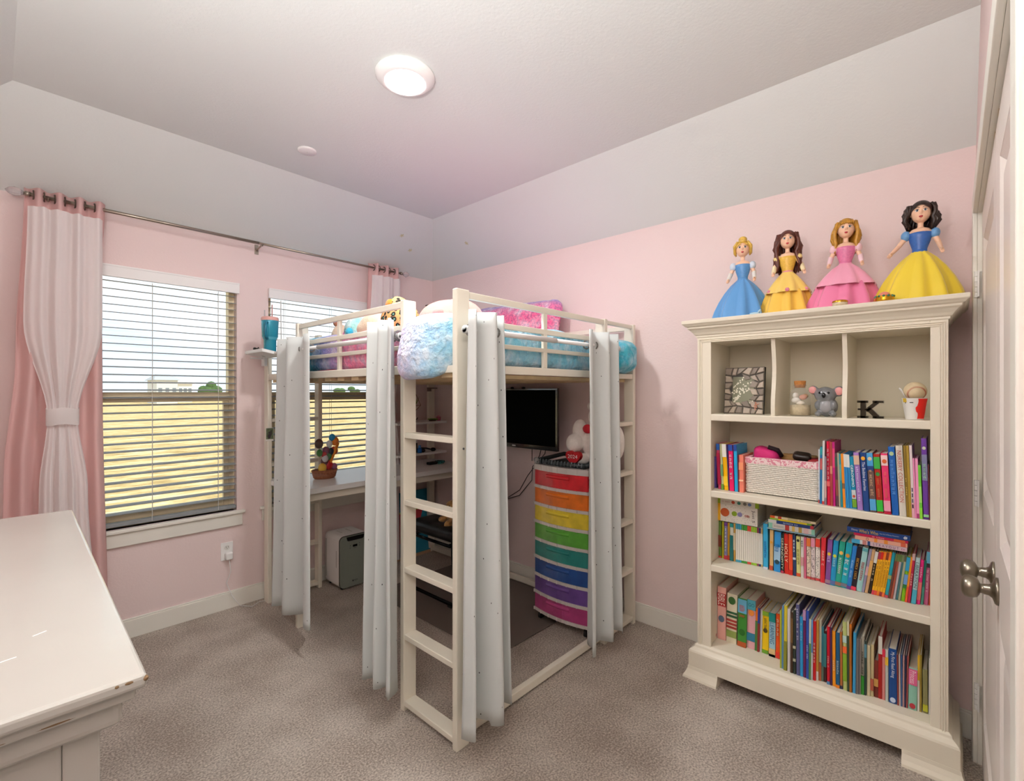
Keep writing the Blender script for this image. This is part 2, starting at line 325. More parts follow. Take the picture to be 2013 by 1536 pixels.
for i, (x0, x1) in enumerate(((CX0+.003, MIDX-.002), (MIDX+.002, CX1-.003))):
    d = thing('door_%d' % (i+1), None, None); struct(d)
    yb, yf = YB-.047, YB-.012; s_ = MB(); zz = (.01, DZ-.006); st = .115
    s_.box(x0, x0+st, yb, yf, *zz); s_.box(x1-st, x1, yb, yf, *zz)
    for a_, b2 in ((.01, .22), (.86, 1.06), (DZ-.126, DZ-.006)): s_.box(x0+st, x1-st, yb, yf, a_, b2)
    s_.build('leaf', DOORW, d, bevel=.002)
    for a_, b2 in ((.22, .86), (1.06, DZ-.126)):
        p = MB(); xa, xb = x0+st, x1-st; q = .045
        v = [(xa, yf-.001, a_), (xb, yf-.001, a_), (xb, yf-.001, b2), (xa, yf-.001, b2), (xa+.02, yf-.012, a_+.02), (xb-.02, yf-.012, a_+.02), (xb-.02, yf-.012, b2-.02), (xa+.02, yf-.012, b2-.02),
             (xa+.02+q, yf-.003, a_+.02+q), (xb-.02-q, yf-.003, a_+.02+q), (xb-.02-q, yf-.003, b2-.02-q), (xa+.02+q, yf-.003, b2-.02-q)]
        fs = [(8, 9, 10, 11)]
        for k in range(4): j = (k+1) % 4; fs += [(k, j, 4+j, 4+k), (4+k, 4+j, 8+j, 8+k)]
        p.add(v, fs); p.box(xa, xb, yb+.004, yb+.012, a_, b2); p.build('panel', DOORW, d)
    xx = x0+.001 if i == 0 else x1-.001
    for z in (.26, 1.04, 1.84): hinge(xx, z, d)
    kx = MIDX - .075 if i == 0 else MIDX + .075
    R = T(kx, yf, .94) @ RX(-pi/2)
    kn = MB(); kn.lathe([(.033, 0), (.033, .004), (.03, .007), (.018, .011), (.0135, .017), (.0125, .026), (.0115, .027), (.0115, .032), (.017, .034), (.0235, .038), (.027, .046), (.0275, .053), (.025, .061), (.0185, .066), (.008, .0685), (.001, .069)], 28, R)
    kn.build('knob', BRASSY, d, True)
    lt = MB(); lt.box(MIDX-.09 if i == 0 else MIDX+.05, MIDX-.05 if i == 0 else MIDX+.09, YB-.04, YB-.012, DZ-.006, DZ); lt.build('latch', M('b08a3a', .3, 1), d)
# wall plug, charger and cable
ol = thing('wall_outlet', 'white duplex wall outlet below the first window', 'outlet', (1.04, YF, .38))
box('cover_plate', WHITE, -.036, .036, -.006, 0, -.058, .058, ol, .002)
for z in (-.024, .024):
    MB().lathe([(.0165, 0), (.0165, .0025)], 16, T(0, -.006, z) @ RX(pi/2)).build('socket', M('e2e0da', .4), ol)
    s_ = MB(); s_.box(-.007, -.005, -.009, -.0084, z, z+.009); s_.box(.005, .007, -.009, -.0084, z, z+.009); s_.ball((0, -.0086, z-.006), (.002, .0006, .002), 8, 6); s_.build('slot', BLACK, ol)
ch = tag(box('phone_charger', WHITE, -.02, .02, -.034, 0, -.022, .022, bevel=.005), 'small white charger plugged into the lower socket of the wall outlet', 'charger'); ch.location = (1.045, YF-.0095, .352)
cb = MB(); cb.tube([(1.045, YF-.03, .335), (1.055, YF-.03, .25), (1.03, YF-.03, .18), (1.06, YF-.04, .09), (1.10, YF-.06, .02), (1.16, YF-.1, .006), (1.22, YF-.06, .006), (1.28, YF-.08, .006), (1.36, YF-.05, .006)], .0022, 6)
tag(cb.build('charging_cable', WHITE, smooth=True), 'thin white cable trailing from the wall charger to the carpet', 'cable')
# ceiling fittings
cl = thing('ceiling_light', 'round white flush disc light lit at the ceiling centre', 'ceiling light', (1.165, 1.68, HC))
MB().lathe([(.118, 0), (.122, -.004), (.122, -.010), (.112, -.020), (.098, -.030), (.086, -.0335), (.082, -.031)], 48, cap=False).build('trim_ring', M('f2f1ee', .35), cl, True)
MB().lathe([(.083, -.030), (.079, -.036), (.06, -.041), (.03, -.0435), (.002, -.044)], 48, cap=False).build('lens', M('ffffff', .4, emit=9), cl, True)
ld = bpy.data.lights.new('ceiling_lamp', 'AREA'); ld.shape = 'DISK'; ld.size = .16; ld.energy = LAMP_W; ld.color = (1, 1, .99)
lo = bpy.data.objects.new('ceiling_lamp', ld); COL.objects.link(lo); lo.location = (1.165, 1.68, HC-.046)
sp = thing('sprinkler_cover', 'small flat white disc cover on the ceiling', 'cover plate', (1.165, 2.60, HC))
MB().lathe([(.048, 0), (.048, -.006), (.044, -.009), (.002, -.0095)], 32, cap=False).build('disc', WHITE, sp, True); MB().lathe([(.04, 0), (.04, -.004)], 24).build('collar', M('bdbcb8', .6), sp)
def star(x, y, z, nrm, label):
    q = Vector(nrm).to_track_quat('Z', 'Y').to_matrix().to_4x4(); s_ = MB(); vs = []
    for k in range(10):
        r = .02 if k % 2 == 0 else .009
        vs.append(Vector((r*cos(pi*k/5), r*sin(pi*k/5), 0)))
    n_ = 10; vs2 = [v + Vector((0, 0, .002)) for v in vs]; Tm = T(x, y, z) @ q
    s_.add([Tm @ v for v in vs] + [Tm @ v for v in vs2], [tuple(range(9, -1, -1)), tuple(range(10, 20))] + [(k, (k+1) % 10, 10+(k+1) % 10, 10+k) for k in range(10)])
    tag(s_.build('star_sticker', M('cfcba6', .5)), label, 'sticker')
sl_f = Vector((0, -.31, -.577)).normalized(); sl_r = Vector((-.31, 0, -.446)).normalized()
def on_far(x, z): return (x, YF - (z-HW)/.31*.577, z)
def on_right(y, z): return (XR - (z-HW)/.31*.446, y, z)
star(*(Vector(on_far(2.146, 2.639)) + sl_f*.001), sl_f, 'glow star stuck on the slope above the far curtain, higher of two')
star(*(Vector(on_far(2.30, 2.58)) + sl_f*.001), sl_f, 'glow star stuck on the slope above the far curtain, lower of two')
star(*(Vector(on_right(2.80, 2.592)) + sl_r*.001), sl_r, 'glow star stuck on the slope above the right wall')
# ================================================================ WINDOW CURTAINS
rod = thing('curtain_rod', 'brushed nickel curtain rod with clear finials over both windows', 'curtain rod', (0, 3.40, 2.418))
NICK = M('a99f92', .3, 1)
MB().tube([(.125, 0, 0), (1.2, 0, 0)], .0095, 12).build('outer_tube', NICK, rod, True); MB().tube([(1.1, 0, 0), (2.31, 0, 0)], .0075, 12).build('inner_tube', NICK, rod, True)
CLEARP = M('efe9ea', .08, 0, .6, trans=.75)
for sx, x in ((-1, .125), (1, 2.31)):
    R = T(x, 0, 0) @ RY(sx*pi/2); MB().lathe([(.012, 0), (.012, .018), (.007, .02), (.007, .026)], 14, R).build('collar', NICK, rod, True)
    MB().lathe([(.009, .024), (.02, .04), (.024, .055), (.016, .075), (.002, .088)], 8, R).build('finial', CLEARP, rod)
for x in (.19, 1.222, 2.27):
    b = MB(); b.tube([(x, 0, -.004), (x, .05, -.012), (x, .10, -.02)], .006, 8); b.box(x-.012, x+.012, .104, .11, -.05, .015); b.tube([(x, -.012, -.002), (x, 0, -.014), (x, .012, -.002)], .004, 6); b.build('bracket', NICK, rod)
def sheer_mat(h, tr):
    m = bpy.data.materials.new('sheer_cloth'); m.use_nodes = True; t = m.node_tree; t.nodes.clear(); o = t.nodes.new('ShaderNodeOutputMaterial')
    d = t.nodes.new('ShaderNodeBsdfDiffuse'); d.inputs[0].default_value = (*lin(h), 1); l = t.nodes.new('ShaderNodeBsdfTranslucent'); l.inputs[0].default_value = (*lin(h), 1)
    x = t.nodes.new('ShaderNodeBsdfTransparent'); a = t.nodes.new('ShaderNodeMixShader'); a.inputs[0].default_value = .42; b = t.nodes.new('ShaderNodeMixShader'); b.inputs[0].default_value = tr
    t.links.new(d.outputs[0], a.inputs[1]); t.links.new(l.outputs[0], a.inputs[2]); t.links.new(a.outputs[0], b.inputs[1]); t.links.new(x.outputs[0], b.inputs[2]); t.links.new(b.outputs[0], o.inputs[0]); return m
SHEER = sheer_mat('fdfbfa', .07); PCLOTH = sheer_mat('f2d2cf', 0)
def lerp(a, b, t): return a + (b-a)*t
def interp(keys, t):
    for (a, va), (b, vb) in zip(keys, keys[1:]):
        if t <= b:
            q = max(0, min(1, (t-a)/(b-a) if b > a else 0)); q = q*q*(3-2*q); return lerp(va, vb, q)
    return keys[-1][1]
def win_curtain(label, L, R, sheerL, sheerR, n, flip=1):
    t = thing('window_curtain', label, 'curtain', (0, 0, 0))
    zt, zb = 2.452, .03
    def pink(u, v):
        z = lerp(zb, zt, v); x = lerp(interp(L, 1-v), interp(R, 1-v), u); am = interp([(0, .026), (.1, .024), (1, .03)], 1-v)
        return (x, 3.40 + am*sin(2*pi*n*u+.6) + .012*(1-v), z)
    g = MB().grid(pink, 90, 30); o = g.build('lining', PCLOTH, t, True); m = o.modifiers.new('thick', 'SOLIDIFY'); m.thickness = .002
    def sh(u, v):
        z = lerp(.05, 2.352, v); x = lerp(interp(sheerL, 1-v), interp(sheerR, 1-v), u)
        nip = math.exp(-((z-1.30)/.16)**2); am = .024*(1-nip*.75)
        return (x, 3.372 - .022*(1-nip)*(.3+sin(pi*u)) + am*.55*sin(2*pi*n*u+.6) + am*.35*sin(2*pi*(n*1.7)*u+1+.5*z) + .006*noise.noise(Vector((u*8, z*1.5, 3))), z)
    MB().grid(sh, 130, 44).build('sheer', SHEER, t, True)
    zc = 1.30; a, b = interp(sheerL, (2.352-zc)/2.302)-.006, interp(sheerR, (2.352-zc)/2.302)+.006
    def band(u, v):
        th = 2*pi*u; return ((a+b)/2 - (b-a)/2*cos(th), 3.374 + .03*sin(th), zc + .0 + (v-.5)*.085 + .004*sin(3*th))
    MB().grid(band, 40, 4).build('tieback', sheer_mat('f3eeec', .05), t, True)
    for k in range(2*n):
        u = (k*.5 - .6/(2*pi))/n
        if 0 < u < 1:
            x = lerp(L[0][1], R[0][1], u); gr = MB()
            gr.tube([(x + .0*cos(q), 3.40 + .0215*cos(q), 2.418+.0215*sin(q)) for q in [2*pi*i/16 for i in range(17)]], .0035, 6, False); gr.build('grommet', M('6b6258', .3, 1), t)
    return t
win_curtain('pink window curtain with a tied white sheer beside the white dresser', [(0, .105), (.35, .075), (.6, .035), (1, .0)], [(0, .415), (.15, .40), (.4, .405), (1, .43)],
            [(0, .115), (.25, .10), (.457, .185), (.62, .155), (1, .12)], [(0, .40), (.25, .40), (.457, .30), (.62, .34), (1, .385)], 4)
win_curtain('pink window curtain with a tied white sheer behind the loft bed', [(0, 2.02), (.3, 2.0), (.6, 2.05), (1, 2.03)], [(0, 2.30), (.4, 2.28), (1, 2.32)],
            [(0, 2.03), (.25, 2.0), (.457, 2.12), (.62, 2.09), (1, 2.05)], [(0, 2.29), (.25, 2.28), (.457, 2.25), (.62, 2.27), (1, 2.28)], 3)
# ================================================================ LOFT BED
BX0, BX1, BY0, BY1, BT = 1.24, 2.69, 1.44, 3.45, 1.84
bed = thing('loft_bed', 'off white wooden loft bed with ladders and a built in desk', 'bed', (0, 0, 0))
def post(x0, x1, y0, y1, z1=BT): return box('post', BEDW, x0, x1, y0, y1, 0, z1, bed, .004)
post(1.24, 1.308, 1.44, 1.468); post(1.24, 1.308, 1.80, 1.828)                    # ladder pair at the camera corner
post(2.335, 2.363, 1.44, 1.506); post(2.66, 2.688, 1.44, 1.506)                   # ladder pair by the right wall
post(1.25, 1.278, 3.385, 3.451); post(1.60, 1.628, 3.385, 3.451)
post(2.62, 2.688, 3.423, 3.451); post(1.24, 1.308, 2.90, 2.928)
post(2.62, 2.688, 2.96, 2.988)
for z in (.048, .345, .645, .945, 1.245):
    box('rung', BEDW, 1.243, 1.305, 1.468, 1.80, z-.024, z, bed, .003)
    box('rung', BEDW, 2.363, 2.66, 1.443, 1.503, z-.024, z, bed, .003)
    box('rung', BEDW, 1.278, 1.60, 3.388, 3.448, z-.024, z, bed, .003)
# side beams and guard rails: front, left, back, right
box('side_beam', BEDW, 1.308, 2.335, 1.443, 1.466, 1.505, 1.542, bed, .003); box('side_beam', BEDW, 2.363, 2.66, 1.446, 1.47, 1.505, 1.535, bed, .003)
box('side_beam', BEDW, 1.245, 1.268, 1.828, 2.90, 1.505, 1.545, bed, .003); box('side_beam', BEDW, 1.245, 1.268, 1.468, 1.80, 1.505, 1.535, bed, .003); box('side_beam', BEDW, 1.252, 1.275, 2.928, 3.385, 1.505, 1.545, bed, .003)
box('side_beam', BEDW, 2.66, 2.683, 1.506, 3.42, 1.505, 1.545, bed, .003); box('side_beam', BEDW, 1.628, 2.62, 3.425, 3.448, 1.505, 1.545, bed, .003)
for z0, z1 in ((1.806, 1.835), (1.704, 1.729), (1.617, 1.637)):
    box('guard_rail', BEDW, 1.308, 2.335, 1.446, 1.464, z0, z1, bed, .003)
    box('guard_rail', BEDW, 1.248, 1.266, 1.828, 2.90, z0, z1, bed, .003)
    box('guard_rail', BEDW, 2.664, 2.682, 1.506, 2.96, z0, z1, bed, .003)
    box('guard_rail', BEDW, 1.628, 2.62, 3.428, 3.446, z0, z1, bed, .003)
box('guard_rail', BEDW, 2.363, 2.66, 1.448, 1.466, 1.812, 1.835, bed, .003)
box('divider', BEDW, 1.795, 1.823, 1.447, 1.463, 1.542, 1.806, bed, .002); box('divider', BEDW, 1.249, 1.265, 2.40, 2.428, 1.545, 1.806, bed, .002)
box('floor_beam', BEDW, 1.308, 2.335, 1.47, 1.50, .012, .05, bed, .003); box('floor_beam', BEDW, 2.655, 2.685, 1.506, 3.42, .012, .05, bed, .003)
PINE = M('dcc49a', .6, var=.12, vscale=12)
for k in range(13): box('slat', PINE, 1.268, 2.66, 1.50+.148*k, 1.57+.148*k, 1.487, 1.505, bed)
box('desk_top', M('f1f1f0', .3), 1.27, 2.66, 2.90, 3.44, .795, .83, bed, .003)
box('desk_bracket', BEDW, 1.30, 2.62, 2.93, 2.955, .745, .795, bed, .003)
box('shelf_board', M('f1f1f0', .3), 2.16, 2.66, 3.22, 3.44, 1.158, 1.177, bed, .002); box('shelf_board', M('f1f1f0', .3), 2.16, 2.66, 3.22, 3.44, .902, .92, bed, .002)
for px in ((1.274, 1.4395, 1.20), (1.274, 1.4395, .30), (1.274, 1.4395, .08)):
    MB().lathe([(.005, 0), (.005, .002), (.001, .003)], 10, T(*px) @ RX(pi/2)).build('bolt', CHROME, bed)
cl_ = MB(); cl_.box(2.60, 2.70, 3.40, 3.422, 1.452, 1.464); cl_.box(2.60, 2.63, 3.395, 3.42, 1.43, 1.452); cl_.build('clamp', M('8a8078', .4, 1), bed)
# mattress and bedding
mt = MB().add(*rbox((1.965, 2.44, 1.60), (.66, .93, .09), .05, 8)); mo = mt.build('mattress', M('b53a58', .8), None, True)
tag(mo, 'crimson covered mattress under the fluffy rainbow comforter', 'mattress')
def plush_cloth(name, stops, axis=1, warp=.25, dark=.78, sc=42):
    m = bpy.data.materials.new(name); m.use_nodes = True; t = m.node_tree; p = t.nodes['Principled BSDF']; p.inputs['Roughness'].default_value = .95; p.inputs['Specular IOR Level'].default_value = .05; p.inputs['Sheen Weight'].default_value = .3
    tc = t.nodes.new('ShaderNodeTexCoord'); sx = t.nodes.new('ShaderNodeSeparateXYZ'); t.links.new(tc.outputs['Object'], sx.inputs[0])
    n = t.nodes.new('ShaderNodeTexNoise'); n.inputs['Scale'].default_value = 4.5; n.inputs['Detail'].default_value = 3; t.links.new(tc.outputs['Object'], n.inputs['Vector'])
    a = t.nodes.new('ShaderNodeMath'); a.operation = 'MULTIPLY_ADD'; a.inputs[1].default_value = warp; t.links.new(n.outputs['Fac'], a.inputs[0])
    lo_, hi_ = stops[0][0], stops[-1][0]; mr = t.nodes.new('ShaderNodeMapRange'); mr.inputs[1].default_value = lo_+warp*.5; mr.inputs[2].default_value = hi_+warp*.5
    t.links.new(sx.outputs[axis], a.inputs[2]); t.links.new(a.outputs[0], mr.inputs[0])
    r = t.nodes.new('ShaderNodeValToRGB'); e = r.color_ramp.elements
    while len(e) < len(stops): e.new(.5)
    for q, (pos, c) in zip(e, stops): q.position = (pos-lo_)/(hi_-lo_); q.color = (*lin(c), 1)
    t.links.new(mr.outputs[0], r.inputs[0])
    pn = t.nodes.new('ShaderNodeTexNoise'); pn.inputs['Scale'].default_value = 13; pn.inputs['Detail'].default_value = 2; t.links.new(tc.outputs['Object'], pn.inputs['Vector'])
    pr = t.nodes.new('ShaderNodeMapRange'); pr.inputs[1].default_value = .45; pr.inputs[2].default_value = .72; pr.inputs[3].default_value = 0; pr.inputs[4].default_value = .6; t.links.new(pn.outputs['Fac'], pr.inputs[0])
    pm = t.nodes.new('ShaderNodeMix'); pm.data_type = 'RGBA'; pm.inputs[7].default_value = (.88, .9, .95, 1); t.links.new(pr.outputs[0], pm.inputs[0]); t.links.new(r.outputs[0], pm.inputs[6])
    f = t.nodes.new('ShaderNodeTexNoise'); f.inputs['Scale'].default_value = sc; f.inputs['Detail'].default_value = 3; t.links.new(tc.outputs['Object'], f.inputs['Vector'])
    fr = t.nodes.new('ShaderNodeValToRGB'); fr.color_ramp.elements[0].position = .34; fr.color_ramp.elements[1].position = .58; fr.color_ramp.elements[0].color = (dark*.8, dark, dark*1.15, 1)
    t.links.new(f.outputs['Fac'], fr.inputs[0]); mx = t.nodes.new('ShaderNodeMix'); mx.data_type = 'RGBA'; mx.blend_type = 'MULTIPLY'; mx.inputs[0].default_value = .85
    t.links.new(pm.outputs[2], mx.inputs[6]); t.links.new(fr.outputs[0], mx.inputs[7]); t.links.new(mx.outputs[2], p.inputs['Base Color'])
    b = t.nodes.new('ShaderNodeBump'); b.inputs['Strength'].default_value = .8; b.inputs['Distance'].default_value = .02; t.links.new(f.outputs['Fac'], b.inputs['Height']); t.links.new(b.outputs[0], p.inputs['Normal'])
    return m
FUR = plush_cloth('rainbow_fur', [(1.25, '56c3d6'), (1.42, '4cbbd2'), (1.52, 'a8d2e6'), (1.66, 'd3cfea'), (1.8, 'dcb2d8'), (1.95, 'fba2c2'), (2.38, 'fb86b0'), (2.52, 'd4a8e4'), (2.68, '6f86c8'), (2.82, '28a6c2'), (3.4, '23b4cf')], 1, .12)
def win(t, a, b, s=.05): return 1/(1+math.exp(-(t-a)/s))/(1+math.exp((t-b)/s))
def duvet(w_, n_):
    x, y, z = w_
    f = .022*noise.noise(Vector((x*3.1, y*3.1, z*3))) + .012*noise.noise(Vector((x*9, y*7, z*9)))
    w_ = w_ + n_*(f if n_.z > .5 else min(f, .004) + .004*noise.noise(Vector((x*25, y*25, z*25))))
    if n_.x < -.2:                                   # spills out between the camera-corner ladder posts
        g = win(y, 1.49, 1.77, .02)*max(0, -n_.x)
        w_.x -= .135*g*(1-.35*max(0, (z-1.62)/.12)); w_.z -= .115*g*max(0, (1.70-z)/.14)
    if n_.y < -.2:                                   # and between the posts by the right wall
        g = win(x, 2.39, 2.63, .02)*max(0, -n_.y); w_.y -= .115*g
    lump = .03*math.exp(-((y-1.62)/.15)**2)*math.exp(-((x-1.34)/.2)**2); w_.z += lump
    return w_
dv = MB().add(*rbox((1.965, 2.415, 1.637), (.69, .943, .112), .07, 44, duvet)); do = dv.build('comforter', FUR, None, True, sub=1)
tag(do, 'fluffy rainbow tie dye comforter covering the loft bed and bulging past its posts', 'comforter')
# pillow standing against the right wall
PFUR = plush_cloth('ombre_fur', [(-.2, 'ee4c84'), (.03, 'f6709f'), (.11, 'ee86b4'), (.15, 'b49ad6'), (.2, 'a79bd8')], 2, .08, .6, 80)
def pil(w_, n_):
    e = max(abs(w_.y)/.42, abs(w_.z)/.17); k = .35 + .65*max(0, 1-e**3); w_.x *= k
    return w_ + n_*.008*noise.noise(w_*12)
po = MB().add(*rbox((0, 0, 0), (.09, .42, .17), .08, 20, pil)).build('pillow', PFUR, None, True)
po.location = (2.575, 2.36, 1.905); po.rotation_euler = (radians(1.5), radians(14), 0)
tag(po, 'shaggy pink and purple ombre pillow propped against the right wall on the loft bed', 'pillow')
def plush(name, label, loc, balls, mat, extras=(), vox=.008, rz=0, group=None, cat='plush toy'):
    t = thing(name, label, cat, loc, rz, group); b = MB()
    for c, r in balls: b.ball(c, r, 18, 12)
    b.build('body', mat, t, True, remesh=vox)
    for nm, m_, items in extras:
        for c, r in items: MB().ball(c, r, 12, 8).build(nm, m_, t, True)
    return t
def soft(h, v=.1): return M(h, .95, 0, .05, bump=.6, bscale=120, var=v, vscale=40, sheen=.3)
plush('plush_pig', 'big round pale pink plush ball with sleepy eyes near the ladder on the loft bed', (1.52, 1.80, 1.70),
      [((0, 0, .075), (.165, .165, .10)), ((.05, .02, .09), (.13, .14, .10))], soft('e3a095', .03),
      [('eye', BLACK, [((-.105, .05, .142), (.012, .022, .004)), ((-.055, -.105, .142), (.014, .014, .004))]), ('snout', soft('e8968f', .03), [((-.135, -.065, .09), (.03, .03, .022))])])
plush('plush_strawberry', 'small coral pink plush behind the big pink plush ball', (1.60, 2.06, 1.73), [((0, 0, .055), (.065, .065, .07))], soft('ee8088', .05), [('leaf', M('3c4a34', .8), [((.0, -.055, .115), (.018, .014, .008)), ((-.02, -.03, .125), (.014, .014, .006))])])
LEO = bpy.data.materials.new('leopard_print'); LEO.use_nodes = True; t = LEO.node_tree; p = t.nodes['Principled BSDF']; p.inputs['Roughness'].default_value = .9
tc = t.nodes.new('ShaderNodeTexCoord'); v = t.nodes.new('ShaderNodeTexVoronoi'); v.inputs['Scale'].default_value = 42; t.links.new(tc.outputs['Object'], v.inputs['Vector'])
r = t.nodes.new('ShaderNodeValToRGB'); e = r.color_ramp.elements; e[0].color = (*lin('6fae9c'), 1); e[1].color = (*lin('f0b070'), 1); e[0].position = .2; e[1].position = .62
q = e.new(.26); q.color = (*lin('20241f'), 1); q = e.new(.5); q.color = (*lin('2a2620'), 1); q = e.new(.56); q.color = (*lin('f2bf8c'), 1)
t.links.new(v.outputs['Distance'], r.inputs[0]); t.links.new(r.outputs[0], p.inputs['Base Color'])
lp = plush('plush_leopard', 'leopard print plush with an orange face against the guard rail', (1.37, 2.02, 1.71), [((0, 0, .07), (.085, .12, .095)), ((.0, .02, .145), (.05, .06, .05))], LEO,
      [('face', soft('ec8a34', .08), [((-.038, .03, .15), (.018, .034, .028))])])
plush('plush_bun', 'plain beige round plush between the leopard and the aqua plush', (1.37, 2.245, 1.71), [((0, 0, .06), (.075, .11, .075)), ((0, .03, .05), (.08, .09, .06))], soft('dfcbb2', .06))
AQ = plush_cloth('aqua_swirl', [(-.1, 'a9dcd6'), (0, '9fc9c4'), (.06, 'c8b2cc'), (.12, '8fd0c8')], 1, .2, .8, 30)
plush('plush_aqua', 'aqua and lilac fluffy plush with a blue nose by the rail divider', (1.37, 2.43, 1.70), [((0, 0, .065), (.07, .08, .08))], AQ, [('nose', soft('3aa8c8', .05), [((-.068, -.035, .05), (.02, .025, .024))])])
plush('plush_pink_bear', 'hot pink and lilac plush wedged behind the aqua one', (1.46, 2.60, 1.71), [((0, 0, .07), (.06, .06, .085)), ((0, .06, .05), (.05, .06, .06))], soft('e878a8', .2))
plush('plush_brown_bear', 'small tan plush with a round brown ear in front of the window', (1.50, 2.86, 1.72), [((0, 0, .06), (.06, .06, .075))], soft('d8bfa8', .05), [('ear', soft('b5785c', .05), [((-.02, .02, .145), (.022, .024, .026))])])
# ---------------------------------------------------------------- grey bed curtains on white tension rods
def tension_rod(label, p0, p1):
    t = thing('tension_rod', label, 'rod'); d = (Vector(p1)-Vector(p0)).normalized(); mid = Vector(p0).lerp(Vector(p1), .5)
    MB().tube([p0, mid], .0125, 12).build('outer_tube', WHITE, t, True); MB().tube([mid, p1], .0105, 12).build('inner_tube', WHITE, t, True)
    for p, s_ in ((p0, 1), (p1, -1)): MB().tube([Vector(p), Vector(p)+d*s_*.018], .016, 14).build('end_cap', M('d9d9d6', .5), t, True)
tension_rod('white tension rod along the long guard rail of the loft bed', (1.205, 1.765, 1.672), (1.205, 3.34, 1.672))
tension_rod('white tension rod along the short guard rail facing the bookcase', (1.24, 1.395, 1.672), (2.40, 1.395, 1.672))
def dotted():
    m = bpy.data.materials.new('grey_dotted_cloth'); m.use_nodes = True; t = m.node_tree; p = t.nodes['Principled BSDF']; p.inputs['Roughness'].default_value = .85; p.inputs['Specular IOR Level'].default_value = .15
    uv = t.nodes.new('ShaderNodeTexCoord'); v = t.nodes.new('ShaderNodeTexVoronoi'); v.voronoi_dimensions = '2D'; v.inputs['Scale'].default_value = 5.2; v.inputs['Randomness'].default_value = .75
    t.links.new(uv.outputs['UV'], v.inputs['Vector']); g = t.nodes.new('ShaderNodeMath'); g.operation = 'LESS_THAN'; g.inputs[1].default_value = .018; t.links.new(v.outputs['Distance'], g.inputs[0])
    mx = t.nodes.new('ShaderNodeMix'); mx.data_type = 'RGBA'; mx.inputs[6].default_value = (*lin('cdd1cf'), 1); mx.inputs[7].default_value = (.01, .012, .015, 1); t.links.new(g.outputs[0], mx.inputs[0]); t.links.new(mx.outputs[2], p.inputs['Base Color']); return m
DOT = dotted()
def bed_curtain(label, p0, p1, n, out, zb, seed, flare=.06, am=.042):
    t = thing('bed_curtain', label, 'curtain', (0, 0, 0)); p0, p1 = Vector(p0), Vector(p1); d = p1-p0; o = Vector(out); nu, nv = 84, 30; uvs = {}
    rnd = random.Random(seed); ph = rnd.uniform(0, 1.5); hems = [rnd.uniform(-.015, .02) for _ in range(9)]
    def fn(u, v):
        z = lerp(zb, 1.742, v); k = 1-v; a = am*(.62+.5*k) ; uu = .5 + (u-.5)*(1+flare*k*2)
        q_ = u + .05*sin(2*pi*u+seed*2); s_ = sin(2*pi*n*q_ + ph)
        w_ = p0 + d*uu + o*(.034 + a*s_ + .012*k*noise.noise(Vector((u*3, z*1.5, seed))))
        w_.z = z + (hems[int(u*8)]*k if v < .02 else 0); return w_
    g = MB().grid(fn, nu, nv); ob = g.build('cloth', DOT, t, True)
    ul = ob.data.uv_layers.new(name='cloth_uv')
    for lp_ in ob.data.loops:
        i = lp_.vertex_index; ul.data[lp_.index].uv = ((i % (nu+1))/nu*1.1 + seed*.37, (i//(nu+1))/nv*1.68)
    m = ob.modifiers.new('thick', 'SOLIDIFY'); m.thickness = .003
    for k in range(2*n+1):
        u = (k*pi - ph)/(2*pi*n)
        if .02 < u < .98:
            c = p0 + d*u; c.z = 1.672; ax = d.normalized(); side = o.normalized(); g = MB()
            g.tube([c + side*.021*cos(q) + Vector((0, 0, .021*sin(q))) for q in [2*pi*i/14 for i in range(15)]], .0045, 6, False); g.build('grommet', M('8a8884', .35, .8), t)
bed_curtain('grey dotted curtain at the window end of the long bed side', (1.205, 2.54, 0), (1.205, 2.97, 0), 2, (-1, 0, 0), .15, 1, .10, .045)
bed_curtain('grey dotted curtain hanging beside the far rail of the bed ladder', (1.20, 1.752, 0), (1.20, 1.945, 0), 2, (-1, 0, 0), .125, 2, .06, .042)
bed_curtain('grey dotted curtain hanging from the bed corner post nearest the camera', (1.225, 1.395, 0), (1.42, 1.395, 0), 2, (0, -1, 0), .13, 3, .22, .054)
bed_curtain('grey dotted curtain hanging in front of the rainbow drawer tower', (2.02, 1.395, 0), (2.305, 1.395, 0), 2, (0, -1, 0), .12, 4, .02, .048)
# ================================================================ DRESSER
DRW = M('bfbcb4', .22, var=.03, vscale=3, coat=.3)
dr = thing('dresser', 'white painted dresser with a scratched top and chipped edge', 'dresser', (.158, .894, 0), radians(-1.4))
def dtop(): return MB().box(-.57, 0, 0, 1.44, .983, 1.005)
dtop().build('top', DRW, dr, bevel=.007, seg=3)
b = MB(); b.box(-.56, -.012, .012, 1.428, .965, .983); b.build('top_lip', DRW, dr, bevel=.006, seg=3)
b = MB(); b.box(-.555, -.025, .028, 1.412, .925, .965); b.build('cornice', DRW, dr, bevel=.012, seg=3)
b = MB(); b.box(-.55, -.10, .06, .075, .06, .90); b.build('end_panel', DRW, dr); 
b = MB(); b.box(-.092, -.05, .048, .09, 0, .925); b.box(-.55, -.50, .048, .09, 0, .925); b.box(-.50, -.092, .05, .075, .86, .925); b.box(-.50, -.092, .05, .075, .06, .14); b.box(-.118, -.094, .052, .075, .14, .86)
b.build('end_frame', DRW, dr, bevel=.003)
b = MB(); b.box(-.55, -.06, .09, 1.36, .06, .925); b.box(-.55, -.05, 1.36, 1.40, 0, .925); b.build('carcass', DRW, dr, bevel=.003)
for r_ in range(3):
    for c_ in range(2):
        f_ = MB(); y0 = .11 + c_*.63; z0 = .10 + r_*.27; f_.box(-.06, -.047, y0, y0+.60, z0, z0+.25); d_ = f_.build('drawer', DRW, dr, bevel=.004)
        MB().ball((-.03, y0+.3, z0+.125), (.016, .016, .016), 12, 8).build('knob', NICK, d_, True)
